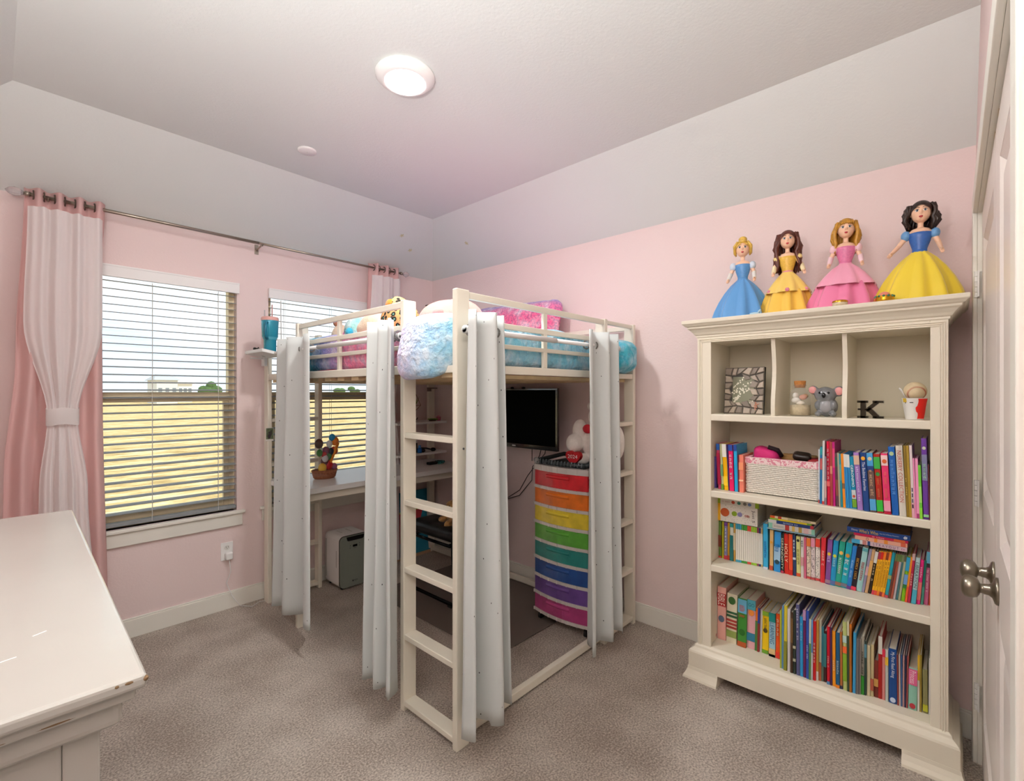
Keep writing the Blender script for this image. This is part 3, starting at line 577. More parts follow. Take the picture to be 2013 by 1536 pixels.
CHIP = M('7d6446', .8)
def chip(vs): b = MB(); b.add(vs, [tuple(range(len(vs)))]); return b
ch_ = MB()
for (x, w_) in ((-.022, .012), (-.036, .006), (-.235, .018), (-.262, .006), (-.30, .007)): ch_.ball((x, .0015, .998), (w_*.6, .0022, .0028), 8, 5)
ch_.ball((-.002, .003, .997), (.004, .005, .004), 8, 5); ch_.ball((-.10, .0135, .971), (.03, .002, .002), 8, 5); ch_.ball((-.19, .0135, .97), (.06, .002, .0015), 8, 5)
ch_.build('chip', CHIP, dr)['kind'] = 'stuff'
sc_ = MB()
for (x, y, l, a) in ((-.25, .62, .03, .3), (-.19, .33, .03, .5), (-.11, .28, .02, .5), (-.15, .2, .025, .25), (-.30, .16, .02, .1), (-.27, .13, .035, .35), (-.19, .10, .02, .2), (-.2, .07, .02, 1.6), (-.33, .25, .012, .8)):
    R = T(x, y, 1.0052) @ RZ(a); sc_.box(-l/2, l/2, -.0016, .0016, 0, .0003, R)
sc_.build('scratch', M('f6f5f2', .6), dr)['kind'] = 'stuff'
# ================================================================ CLIP-ON TRAY WITH TUMBLER
tr = thing('bedside_tray', 'white clip on tray hanging outside the loft bed by the window', 'tray', (0, 0, 0))
b = MB(); P = [(1.13, 3.14, 1.684), (1.13, 3.44, 1.684), (1.255, 3.44, 1.660), (1.255, 3.14, 1.660)]
lo_ = [(x, y, z-.004) for x, y, z in P]; b.add(lo_ + [(x, y, z-.004) for x, y, z in lo_], [(0, 1, 2, 3), (7, 6, 5, 4), (0, 4, 5, 1), (1, 5, 6, 2), (2, 6, 7, 3), (3, 7, 4, 0)]); b.build('base', WHITE, tr)
b = MB()
for (a, c) in ((P[0], P[1]), (P[3], P[0]), (P[1], P[2])):
    a, c = Vector(a), Vector(c); q = (c-a).normalized(); n_ = Vector((-q.y, q.x, 0))*.003; b.add([a-n_-Vector((0, 0, .006)), a+n_-Vector((0, 0, .006)), c+n_-Vector((0, 0, .006)), c-n_-Vector((0, 0, .006)), a-n_+Vector((0, 0, .012)), a+n_+Vector((0, 0, .012)), c+n_+Vector((0, 0, .012)), c-n_+Vector((0, 0, .012))], [(0, 3, 2, 1), (4, 5, 6, 7), (0, 1, 5, 4), (1, 2, 6, 5), (2, 3, 7, 6), (3, 0, 4, 7)])
b.build('rim', WHITE, tr)
b = MB(); b.box(1.228, 1.25, 3.39, 3.44, 1.60, 1.66); b.box(1.15, 1.24, 3.405, 3.42, 1.645, 1.655); b.build('clamp', WHITE, tr, bevel=.003)
tb = thing('tumbler', 'teal insulated tumbler with handle and straws on the bedside tray', 'tumbler', (1.195, 3.20, 1.673), radians(62))
TEAL = M('2f93ab', .25, .2, coat=.4)
MB().lathe([(.034, 0), (.036, .004), (.037, .085), (.047, .105), (.051, .20), (.051, .206)], 32).build('cup', TEAL, tb, True)
MB().lathe([(.051, .206), (.052, .212), (.050, .225), (.046, .229), (.002, .229)], 32, cap=False).build('lid', M('d8a49c', .4), tb, True)
MB().tube([(.0, -.012, .22), (.0, -.012, .31)], .004, 8).build('straw', M('b88f88', .4), tb); MB().tube([(.01, .032, .22), (.01, .032, .275)], .0035, 8).build('straw', M('b9b4b4', .4), tb)
MB().tube([(-.048, .01, .19), (-.075, .012, .185), (-.082, .014, .15), (-.078, .014, .10), (-.06, .012, .085), (-.04, .01, .09)], .008, 10).build('handle', M('1d6d86', .3), tb, True)
MB().lathe([(.0455, .1015), (.0375, .086)], 32, cap=False).build('band', M('5db4c8', .3), tb, True)
pb = thing('small_ornament', 'tiny dark branching ornament on the bedside tray', 'ornament', (1.155, 3.31, 1.676)); orn = M('3d3a36', .7)
MB().lathe([(.016, 0), (.016, .004), (.004, .007)], 12).build('foot', orn, pb)
b = MB()
for k in range(7): a_ = k*.9; b.tube([(0, 0, .004), (.012*cos(a_), .012*sin(a_), .02), (.02*cos(a_+.4), .02*sin(a_+.4), .03+.004*(k % 3))], [.003, .003, .0045], 6)
b.build('branch', orn, pb)
ph_ = thing('photo_card', 'small photo card stuck on the far bed post by the window', 'photo', (1.2745, 3.384, 1.14))
box('card', M('e8e4de', .4), -.038, .012, -.0015, 0, -.045, .045, ph_); box('picture', M('5f6a4e', .5, var=.5, vscale=60), -.036, .010, -.0022, -.0015, -.032, .042, ph_)
b = MB(); b.ball((-.016, -.0022, .012), (.006, .0008, .008), 10, 6); b.ball((-.016, -.0022, -.012), (.010, .0008, .016), 10, 6); b.ball((-.004, -.0022, .01), (.005, .0008, .02), 10, 6); b.build('figure', M('3a3036', .6), ph_)
# ================================================================ MINI FRIDGE
fr = thing('mini_fridge', 'small white mini fridge with a grey glass door on the carpet', 'fridge', (1.79, 3.325, 0), radians(-1))
def rr(w_, h_, r, n=6):
    pts = []
    for cx, cz, a0 in ((w_-r, h_-r, 0), (-w_+r, h_-r, pi/2), (-w_+r, -h_+r, pi), (w_-r, -h_+r, 1.5*pi)):
        for k in range(n+1): a = a0 + pi/2*k/n; pts.append((cx+r*cos(a), cz+r*sin(a)))
    return pts
def prism(pts, y0, y1, zc):
    n = len(pts); vs = [(x, y0, z+zc) for x, z in pts] + [(x, y1, z+zc) for x, z in pts]
    return vs, [tuple(range(n)), tuple(range(2*n-1, n-1, -1))] + [(k, n+k, n+(k+1) % n, (k+1) % n) for k in range(n)]
MB().add(*prism(rr(.116, .185, .035), -.105, .115, .20)).build('body', WHITE, fr, bevel=.004)
MB().add(*prism(rr(.117, .186, .036), -.112, -.105, .20)).build('gasket', M('2c2c2c', .5), fr)
dd = MB().add(*prism(rr(.115, .184, .034), -.122, -.112, .20)).build('door', M('848a80', .12, .0, .6, coat=.5), fr, bevel=.002)
MB().add(*prism([(-.068, .03), (.072, .03), (.066, .006), (.056, 0), (-.052, 0), (-.062, .006)], -.1235, -.118, .348)).build('handle', M('0c0c0c', .3), dd)
box('display', M('0a0a0a', .2), -.018, .016, -.1232, -.12, .30, .316, dd)
b = MB()
for x, z in ((-.038, .312), (-.04, .296), (.034, .318), (.034, .302), (-.008, .292), (.004, .292)): b.ball((x, -.1222, z), (.004, .0008, .004), 8, 6)
b.build('button', M('4c504c', .4), dd)
text('ego', M('1c1e1c', .5), dd, T(.006, -.1225, .055) @ FLATY, .03, .014, 'logo'); box('logo_mark', M('1c1e1c', .5), -.022, -.012, -.1225, -.12, .05, .062, dd)
b = MB(); b.box(-.1165, -.114, -.07, -.06, .16, .28); b.box(-.1165, -.114, .09, .10, .06, .34); b.build('groove', M('b9b7b2', .5), fr)
b = MB(); b.tube([(-.05, -.03, .384), (-.05, .06, .384)], .005, 8); b.tube([(.02, -.03, .384), (.02, .06, .384)], .005, 8); b.build('carry_handle', M('d2d0cb', .5), fr)
b = MB()
for x in (-.08, .08):
    for y in (-.08, .09): b.lathe([(.012, 0), (.012, .018)], 10, T(x, y, 0))
b.build('foot', BLACK, fr)
# ================================================================ TELEVISION
tv = thing('television', 'black wall mounted television under the loft bed', 'television', (2.60, 2.335, 1.235), 0)
tv.rotation_euler = (0, radians(0), radians(0))
TW, TH = .365, .215
box('back_shell', BLACK, .012, .06, -TW+.05, TW-.05, -TH+.04, TH-.04, tv, .01)
b = MB(); b.box(-.012, .012, -TW, TW, TH-.012, TH); b.box(-.012, .012, -TW, TW, -TH, -TH+.030); b.box(-.012, .012, -TW, -TW+.016, -TH+.03, TH-.012); b.box(-.012, .012, TW-.016, TW, -TH+.03, TH-.012)
b.build('bezel', M('2a2a2c', .12, .0, .8, coat=1), tv, bevel=.002)
box('screen', M('020202', .6, 0, .05), -.008, .008, -TW+.016, TW-.016, -TH+.03, TH-.012, tv)
box('logo', M('cfcfcf', .4), -.0128, -.012, .015, .05, -TH+.010, -TH+.018, tv)
b = MB(); b.box(.06, .13, -.05, .05, -.05, .05); b.build('wall_bracket', BLACK, tv)
b = MB(); b.ball((0, .06, TH+.004), (.012, .015, .008), 10, 6); b.ball((0, -.05, TH+.004), (.012, .018, .009), 10, 6); b.build('camera_clip', BLACK, tv)
def cable(name, label, pts, r=.0028, h='1a1a1a'):
    o = MB().tube(pts, r, 6).build(name, M(h, .5), None, True); return tag(o, label, 'cable')
cable('television_cable', 'black television power cable looping down the wall', [(2.66, 2.12, 1.05), (2.705, 2.17, .98), (2.712, 2.25, .90), (2.712, 2.34, .80), (2.712, 2.42, .68), (2.712, 2.55, .60), (2.712, 2.75, .56)])
cable('television_cable', 'second black cable twisted with the television power cable', [(2.66, 2.16, 1.05), (2.705, 2.22, .96), (2.708, 2.29, .87), (2.712, 2.30, .77), (2.708, 2.42, .64), (2.712, 2.55, .592), (2.712, 2.75, .55)])
cable('antenna_plug', 'short black lead with a plug dangling under the television', [(2.62, 2.22, 1.03), (2.62, 2.22, .94), (2.62, 2.22, .93)], .003)
# ================================================================ RAINBOW DRAWER TOWER
dt = thing('drawer_tower', 'rainbow plastic drawer tower on casters under the loft bed', 'drawer tower', (2.31, 1.735, 0))
FRP = M('e3dcd6', .35, trans=.25); W2 = .20; D_ = .34; z0, z1 = .062, .962
def bow(y, k=.03): return -k*(1-(y/W2)**2)
b = MB()
for z in [z0 + .11*k for k in range(9)]:
    n_ = 12; ys = [-W2 + 2*W2*i/n_ for i in range(n_+1)]; hh = .018 if z < .9 else .034
    vs = [(bow(y)-.004, y, z) for y in ys] + [(bow(y)-.004, y, z+hh) for y in ys] + [(D_, y, z) for y in ys] + [(D_, y, z+hh) for y in ys]; m_ = n_+1; fs = []
    for i in range(n_): fs += [(i, i+1, m_+i+1, m_+i), (2*m_+i, 3*m_+i, 3*m_+i+1, 2*m_+i+1), (m_+i, m_+i+1, 3*m_+i+1, 3*m_+i), (i, 2*m_+i, 2*m_+i+1, i+1)]
    fs += [(0, m_, 3*m_, 2*m_), (n_, 2*m_+n_, 3*m_+n_, m_+n_)]; b.add(vs, fs)
    for i in range(0, n_+1, 2): b.box(bow(ys[i])-.008, bow(ys[i])+.0, ys[i]-.003, ys[i]+.003, z, z+hh)
b.build('frame', FRP, dt)
b = MB(); b.box(.02, D_, -W2, -W2+.006, z0, z1); b.box(.02, D_, W2-.006, W2, z0, z1); b.box(D_-.006, D_, -W2, W2, z0, z1); b.build('side_panel', M('e9e1da', .35, trans=.3), dt)
for k, h in enumerate(('b8407f', '6c4a98', '1f4f98', '1f8a83', '5fb23c', 'ecd43a', 'f07a1e', 'dc2430')):
    z = z0 + .018 + .11*k; n_ = 12; ys = [-W2+.004 + 2*(W2-.004)*i/n_ for i in range(n_+1)]; mt_ = M(h, .3, 0, .5, var=.22, vscale=16, trans=.18)
    b = MB(); vs = [(bow(y), y, z+.001) for y in ys] + [(bow(y), y, z+.091) for y in ys] + [(bow(y)+.012, y, z+.091) for y in ys] + [(bow(y)+.012, y, z+.001) for y in ys]; m_ = n_+1; fs = []
    for i in range(n_):
        for a_ in range(4): c_ = (a_+1) % 4; fs.append((a_*m_+i, a_*m_+i+1, c_*m_+i+1, c_*m_+i))
    b.add(vs, fs); dw = b.build('drawer', mt_, dt)
    hb = MB(); hb.grid(lambda u, v: (bow(-.085+.17*u)-.002-.007*sin(pi*v), -.085+.17*u, z+.055+.022*v), 10, 4); hb.build('handle', M(h, .25, 0, .6, trans=.1), dw, True)
    ct = MB()
    rnd = random.Random(k)
    for q in range(5): ct.box(.05, .2, -.15+.06*q, -.15+.06*q+rnd.uniform(.03, .055), z+.004, z+rnd.uniform(.03, .075))
    ct.build('contents', M(('d8a0c0', '8a6ab8', '16305f', '2a5a58', 'a8d070', 'f0b040', 'f8b060', 'a01828')[k], .6, var=.4, vscale=30), dw)
box('top_panel', FRP, .0, D_, -W2, W2, .974, .978, dt)
for x in (.03, D_-.05):
    for y in (-W2+.03, W2-.03):
        c_ = MB(); c_.lathe([(.024, -.009), (.024, .009)], 16, T(x, y, .024) @ RX(pi/2)); c_.box(x-.012, x+.012, y-.013, y+.013, .036, .064); c_.build('caster', BLACK, dt)
ty = thing('plastic_tray', 'black tray with a ribbed rim on the rainbow drawer tower', 'tray', (2.44, 1.735, .978))
b = MB(); b.box(-.13, .15, -.17, .17, 0, .006); b.build('base', M('23282a', .4), ty)
b = MB(); b.tube([(-.13, -.18, .02), (-.14, -.09, .02), (-.143, 0, .02), (-.14, .09, .02), (-.13, .18, .02), (.15, .18, .034), (.15, -.18, .034), (-.13, -.18, .02)], .014, 8); b.build('rim', M('2c3234', .4), ty, True)
b = MB()
for k in range(15): b.tube([(-.141+.01*abs(k-7)/7, -.165+.0236*k, .004), (-.158+.01*abs(k-7)/7, -.165+.0236*k, .012), (-.150+.01*abs(k-7)/7, -.165+.0236*k, .036)], .0045, 6)
b.build('rib', M('3c464a', .35), ty)
MB().tube([(-.15, .165, .02), (-.11, .205, .02)], .017, 12).build('grip', M('9a9a98', .4), ty, True)
pw = soft('efe9e2', .05)
br = plush('plush_bear', 'large fluffy white teddy holding a red heart on the drawer tower', (2.50, 1.575, .988), [((0, 0, .12), (.085, .12, .12)), ((0, -.01, .285), (.075, .085, .08)), ((-.09, .125, .125), (.06, .05, .06)), ((-.04, .12, .2), (.05, .045, .07)), ((-.02, -.13, .14), (.045, .04, .10)), ((-.08, .08, .03), (.06, .045, .035)), ((-.08, -.09, .03), (.06, .045, .035)), ((0, .07, .35), (.022, .022, .025)), ((0, -.09, .35), (.022, .022, .025))], pw,
           [('eye', BLACK, [((-.072, .02, .295), (.006, .008, .008)), ((-.07, -.05, .295), (.006, .008, .008))]), ('paw', BLACK, [((-.10, -.15, .028), (.025, .03, .028))])], .007)
ht = MB(); hp = []
for k in range(40): a_ = 2*pi*k/40; hp.append((.052*(sin(a_)**3), .052*(13*cos(a_)-5*cos(2*a_)-2*cos(3*a_)-cos(4*a_))/16))
vs = [(-.155 + .0*x, x+.095, z+.045) for x, z in hp] + [(-.125, x+.095, z+.045) for x, z in hp]
ht.add(vs, [tuple(range(40)), tuple(range(79, 39, -1))] + [(k, 40+k, 40+(k+1) % 40, (k+1) % 40) for k in range(40)]); hto = ht.build('heart', M('b5121c', .6), br, bevel=.006)
text('2024', M('f4eeee', .6), hto, T(-.1562, .095, .052) @ FLAT, .07, .022, 'number')
b = MB(); b.ball((-.07, .045, .215), (.016, .035, .028), 10, 8); b.ball((-.07, -.04, .215), (.016, .035, .028), 10, 8); b.ball((-.078, .0, .215), (.014, .014, .016), 10, 8); b.build('bow', M('c01c2c', .6), br, True)
b = MB(); b.box(-.088, -.055, -.088, -.055, .205, .25); b.build('ribbon_end', M('c8185a', .6), br, bevel=.004)
# ================================================================ CHAIR AND MAT
cm = MB(); cm.box(1.815, 2.66, 1.80, 3.02, .004, .0085); tag(cm.build('chair_mat', M('6d625a', .5, var=.06, vscale=3), bevel=.002), 'flat grey brown chair mat on the carpet under the loft bed', 'mat')
chr_ = thing('office_chair', 'black padded sled base chair at the loft bed desk', 'chair', (2.28, 2.66, .0085))
def seatf(w_, n_):
    if n_.z > .3: w_.z += -.012*abs(noise.noise(w_*9)) - .006*math.exp(-((w_.y)/.012)**2)
    return w_
MB().add(*rbox((0, 0, .455), (.235, .24, .05), .045, 16, seatf)).build('seat', M('17171a', .28, 0, .5, bump=.15, bscale=60), chr_, True)
bk = MB().add(*rbox((0, 0, .24), (.22, .035, .26), .033, 12)).build('backrest', M('3a4148', .45, 0, .4), chr_, True); bk.location = (0, -.235, .50); bk.rotation_euler = (radians(6), 0, 0)
for sx in (-1, 1):
    x = sx*.235; f_ = MB()
    f_.tube([(x, .27, .395), (x, -.22, .395)], .011, 10); f_.tube([(x, .26, .395), (x, .28, .37), (x, .27, .05), (x, .25, .016), (x, -.25, .016), (x, -.27, .03), (x, -.245, .395), (x, -.27, .75)], .0125, 10)
    f_.build('side_frame', M('1b1b1d', .12, .9), chr_, True)
    ft = MB(); ft.box(x-.017, x+.017, -.25, -.21, .0, .014); ft.box(x-.017, x+.017, .21, .25, .0, .014); ft.build('foot', BLACK, chr_)
MB().tube([(-.235, .2, .395), (.235, .2, .395)], .011, 8).build('cross_bar', M('1b1b1d', .12, .9), chr_, True); MB().tube([(-.235, -.2, .395), (.235, -.2, .395)], .011, 8).build('cross_bar', M('1b1b1d', .12, .9), chr_, True)
plush('plush_puppy', 'shaggy tan plush on the black chair seat', (2.20, 2.58, .515), [((0, 0, .055), (.06, .07, .06)), ((-.04, -.02, .115), (.045, .045, .042)), ((-.06, .05, .02), (.04, .025, .022)), ((-.07, -.03, .0), (.045, .025, .03)), ((-.03, -.065, .115), (.018, .014, .035))], soft('c79a62', .35),
      [('eye', BLACK, [((-.08, -.005, .125), (.005, .006, .006)), ((-.08, -.04, .125), (.005, .006, .006))])], .006)
jk = thing('folded_jacket', 'orange and white cloth bundle against the chair backrest', 'cloth', (2.22, 2.50, .52))
MB().ball((0, 0, .075), (.05, .035, .085), 14, 10).build('cloth', M('d8481e', .8), jk, True); MB().tube([(-.05, -.02, .0), (-.055, -.025, .08), (-.02, -.03, .165)], .012, 8).build('piping', M('e8e0dc', .7), jk, True)
cv = thing('canvas_painting', 'bright teal and red canvas leaning on the far wall under the desk', 'painting', (2.40, 3.44, 0)); cv.rotation_euler = (radians(-5), 0, 0)
box('canvas', M('2a8aa6', .7), -.26, .24, -.02, 0, .025, .56, cv); b = MB(); b.add([(-.26, -.0215, .10), (.10, -.0215, .17), (.18, -.0215, .40), (-.26, -.0215, .38)], [(0, 1, 2, 3)]); b.build('red_shape', M('c8404a', .7), cv)
b = MB(); b.add([(-.26, -.0218, .37), (.18, -.0218, .40), (.18, -.0218, .412), (-.26, -.0218, .385)], [(0, 1, 2, 3)]); b.build('green_line', M('a8b84a', .7), cv); box('bottom_edge', M('c9a983', .6), -.26, .24, -.022, 0, .0, .025, cv)
# ================================================================ ON THE DESK AND ITS SHELVES
cd = thing('candy_basket', 'wicker gift basket of colourful toys in clear wrap on the desk', 'basket', (1.555, 3.20, .83))
b = MB(); b.lathe([(.062, 0), (.072, .02), (.078, .055), (.08, .06), (.072, .058), (.066, .02), (.06, .006), (.001, .006)], 24, sx=1.1, sy=.8, cap=False)
for k in range(5): b.lathe([(.0665+.003*k, .006+.011*k), (.071+.003*k, .0115+.011*k), (.0665+.003*k, .017+.011*k)], 24, sx=1.1, sy=.8, cap=False)
b.build('basket', M('a5694a', .7, var=.3, vscale=80), cd, True)
rnd = random.Random(4)
for k, (h, x, y, z, r) in enumerate((('f2c01c', -.03, -.03, .075, .03), ('d81c2c', .02, -.02, .09, .03), ('a85a88', .06, -.02, .075, .022), ('2f9ad0', .055, 0, .275, .024), ('ee8a2a', .075, 0, .25, .028), ('e8f0f4', .03, -.01, .235, .022), ('5a3a34', -.04, 0, .24, .03), ('3a7a4a', .02, -.02, .15, .024), ('e84a30', .068, -.005, .185, .026), ('d8d8e0', -.015, -.04, .14, .022), ('7a2a5a', .0, -.02, .19, .026), ('2d3a5a', .035, -.02, .18, .024), ('3a8a3a', -.05, -.03, .18, .022), ('c82a34', -.02, -.035, .165, .018), ('6a2a2a', -.01, -.02, .115, .028))):
    q = tag(MB().ball((0, 0, 0), (r, r*.8, r*1.15), 10, 8).build('toy', M(h, .35), None, True), ('yellow', 'red', 'mauve', 'blue', 'orange', 'white', 'brown', 'green', 'vermilion', 'silvery', 'plum', 'navy', 'leaf green', 'crimson', 'maroon')[k] + ' little toy inside the wicker gift basket', 'toy', 'toys in the gift basket')
    q.location = (1.555+x, 3.20+y, .83+z)
for k, (h, x0_, x1_) in enumerate((('f0902a', .015, .085), ('f2b44a', .0, .07))):
    q = tag(MB().tube([(x0_, -.03+.02*k, .08), (x1_, -.03+.02*k, .24-.03*k)], .010, 8).build('toy_stick', M(h, .4), None, True), ('orange', 'amber')[k] + ' stick standing slanted in the wicker gift basket', 'stick'); q.location = (1.555, 3.20, .83)
wr = MB(); wr.grid(lambda u, v: (1.555 + (.075+.02*v)*1.1*cos(2*pi*u), 3.20 + (.075+.01*v)*.8*sin(2*pi*u) + .004*sin(9*u+v*4), .85+.24*v), 28, 6)
wm = bpy.data.materials.new('clear_wrap'); wm.use_nodes = True; t = wm.node_tree; t.nodes.clear(); o = t.nodes.new('ShaderNodeOutputMaterial'); x_ = t.nodes.new('ShaderNodeBsdfTransparent'); g_ = t.nodes.new('ShaderNodeBsdfGlossy'); g_.inputs['Roughness'].default_value = .12
m_ = t.nodes.new('ShaderNodeMixShader'); m_.inputs[0].default_value = .09; t.links.new(x_.outputs[0], m_.inputs[1]); t.links.new(g_.outputs[0], m_.inputs[2]); t.links.new(m_.outputs[0], o.inputs[0])
wr.build('clear_wrap', wm, None, True).parent = cd; bpy.data.objects['clear_wrap'].location = (-1.555, -3.20, -.83)
def bottle(name, label, cat, loc, prof, h, capprof, ch_):
    t = thing(name, label, cat, loc); MB().lathe(prof, 18).build('body', M(h, .3), t, True); MB().lathe(capprof, 18).build('cap', M(ch_, .4), t, True); return t
bottle('spray_bottle', 'dark bottle with a white cap on the lower desk shelf', 'bottle', (2.38, 3.30, .92), [(.024, 0), (.024, .075), (.022, .08)], '35302c', [(.022, .08), (.022, .105), (.018, .108)], 'ece8e4')
bottle('nail_polish', 'small bright blue bottle beside the dark one on the lower desk shelf', 'bottle', (2.395, 3.25, .92), [(.019, 0), (.019, .036), (.012, .04)], '1a5fa8', [(.011, .04), (.011, .06), (.009, .062)], '2a7ac0')
hs = thing('headphones', 'black headphones lying on the lower desk shelf', 'headphones', (2.48, 3.28, .92))
MB().tube([(-.06, -.02, .012), (-.045, .05, .02), (0, .07, .024), (.045, .05, .02), (.06, -.02, .012)], .007, 8).build('band', BLACK, hs, True)
for s_ in (-1, 1): MB().ball((.055*s_, -.03, .017), (.022, .028, .016), 12, 8).build('ear_cup', M('1c1416', .5), hs, True)
ct_ = thing('cable_tangle', 'tangle of teal and black cables with an adapter on the desk', 'cable', (2.46, 3.12, .83))
MB().add(*rbox((-.02, .02, .012), (.045, .02, .012), .006, 3)).build('adapter', BLACK, ct_); rnd = random.Random(9)
for nm, h in (('teal_cable', '3aa0a0'), ('black_cable', '181818')):
    MB().tube([(.05+.04*cos(1.1*k)+rnd.uniform(-.01, .01), .03*sin(1.1*k), .006+.0025*(k % 9)) for k in range(26)], .003, 6).build(nm, M(h, .5), ct_, True)
gp = thing('clay_figure', 'tiny dark clay figure on the upper desk shelf', 'figurine', (2.33, 3.26, 1.177)); MB().ball((0, 0, .018), (.032, .02, .018), 12, 8).build('body', M('4a3a36', .6), gp, True); b = MB(); b.tube([(.03, 0, .018), (.046, 0, .024), (.05, 0, .036)], .005, 6); b.tube([(-.03, 0, .02), (-.04, 0, .034)], .005, 6); b.ball((0, 0, .038), (.010, .010, .008), 8, 6); b.build('limb', M('4a3a36', .6), gp, True)
sg = thing('succulent', 'flat green succulent on the upper desk shelf', 'plant', (2.545, 3.27, 1.177)); MB().lathe([(.03, 0), (.034, .01), (.03, .012)], 16).build('saucer', M('5a4a3a', .7), sg)
b = MB()
for k in range(14): a_ = k*2.4; r_ = .012+.0022*k; b.ball((r_*cos(a_), r_*sin(a_), .016), (.014, .007, .005), 8, 6, RZ(a_))
b.build('leaf', M('6f9a2c', .5), sg, True)
pcp = bottle('pink_pot', 'small pink pot beside the succulent on the upper desk shelf', 'pot', (2.61, 3.27, 1.177), [(.018, 0), (.02, .03), (.016, .034)], 'c05f78', [(.012, .034), (.012, .045)], 'd88a9c')
hm = thing('hanging_planter', 'copper wire diamond planter with an air plant hanging under the bed', 'planter', (2.24, 3.10, 1.34)); CU = M('8a5a44', .3, 1)
b = MB(); top_, bot = Vector((0, 0, .085)), Vector((0, 0, -.065)); rg = [Vector((.055*cos(a_), .055*sin(a_), -.02)) for a_ in (0, 2*pi/3, 4*pi/3)]
for k in range(3): b.tube([top_, rg[k]], .002, 5); b.tube([rg[k], bot], .002, 5); b.tube([rg[k], rg[(k+1) % 3]], .002, 5)
b.tube([top_, (0, 0, .145)], .001, 4); b.build('wire_frame', CU, hm); MB().lathe([(.012, -.05), (.024, -.03), (.022, -.025)], 12).build('cup', M('e0d6cc', .5), hm)
b = MB()
for k in range(11): a_ = k*.57*2; b.tube([(0, 0, -.03), (.012*cos(a_), .012*sin(a_), .0), (.032*cos(a_), .032*sin(a_), .02+.015*(k % 3))], [.003, .0028, .0006], 5)
b.build('leaf', M('6a8a2a', .6), hm, True)
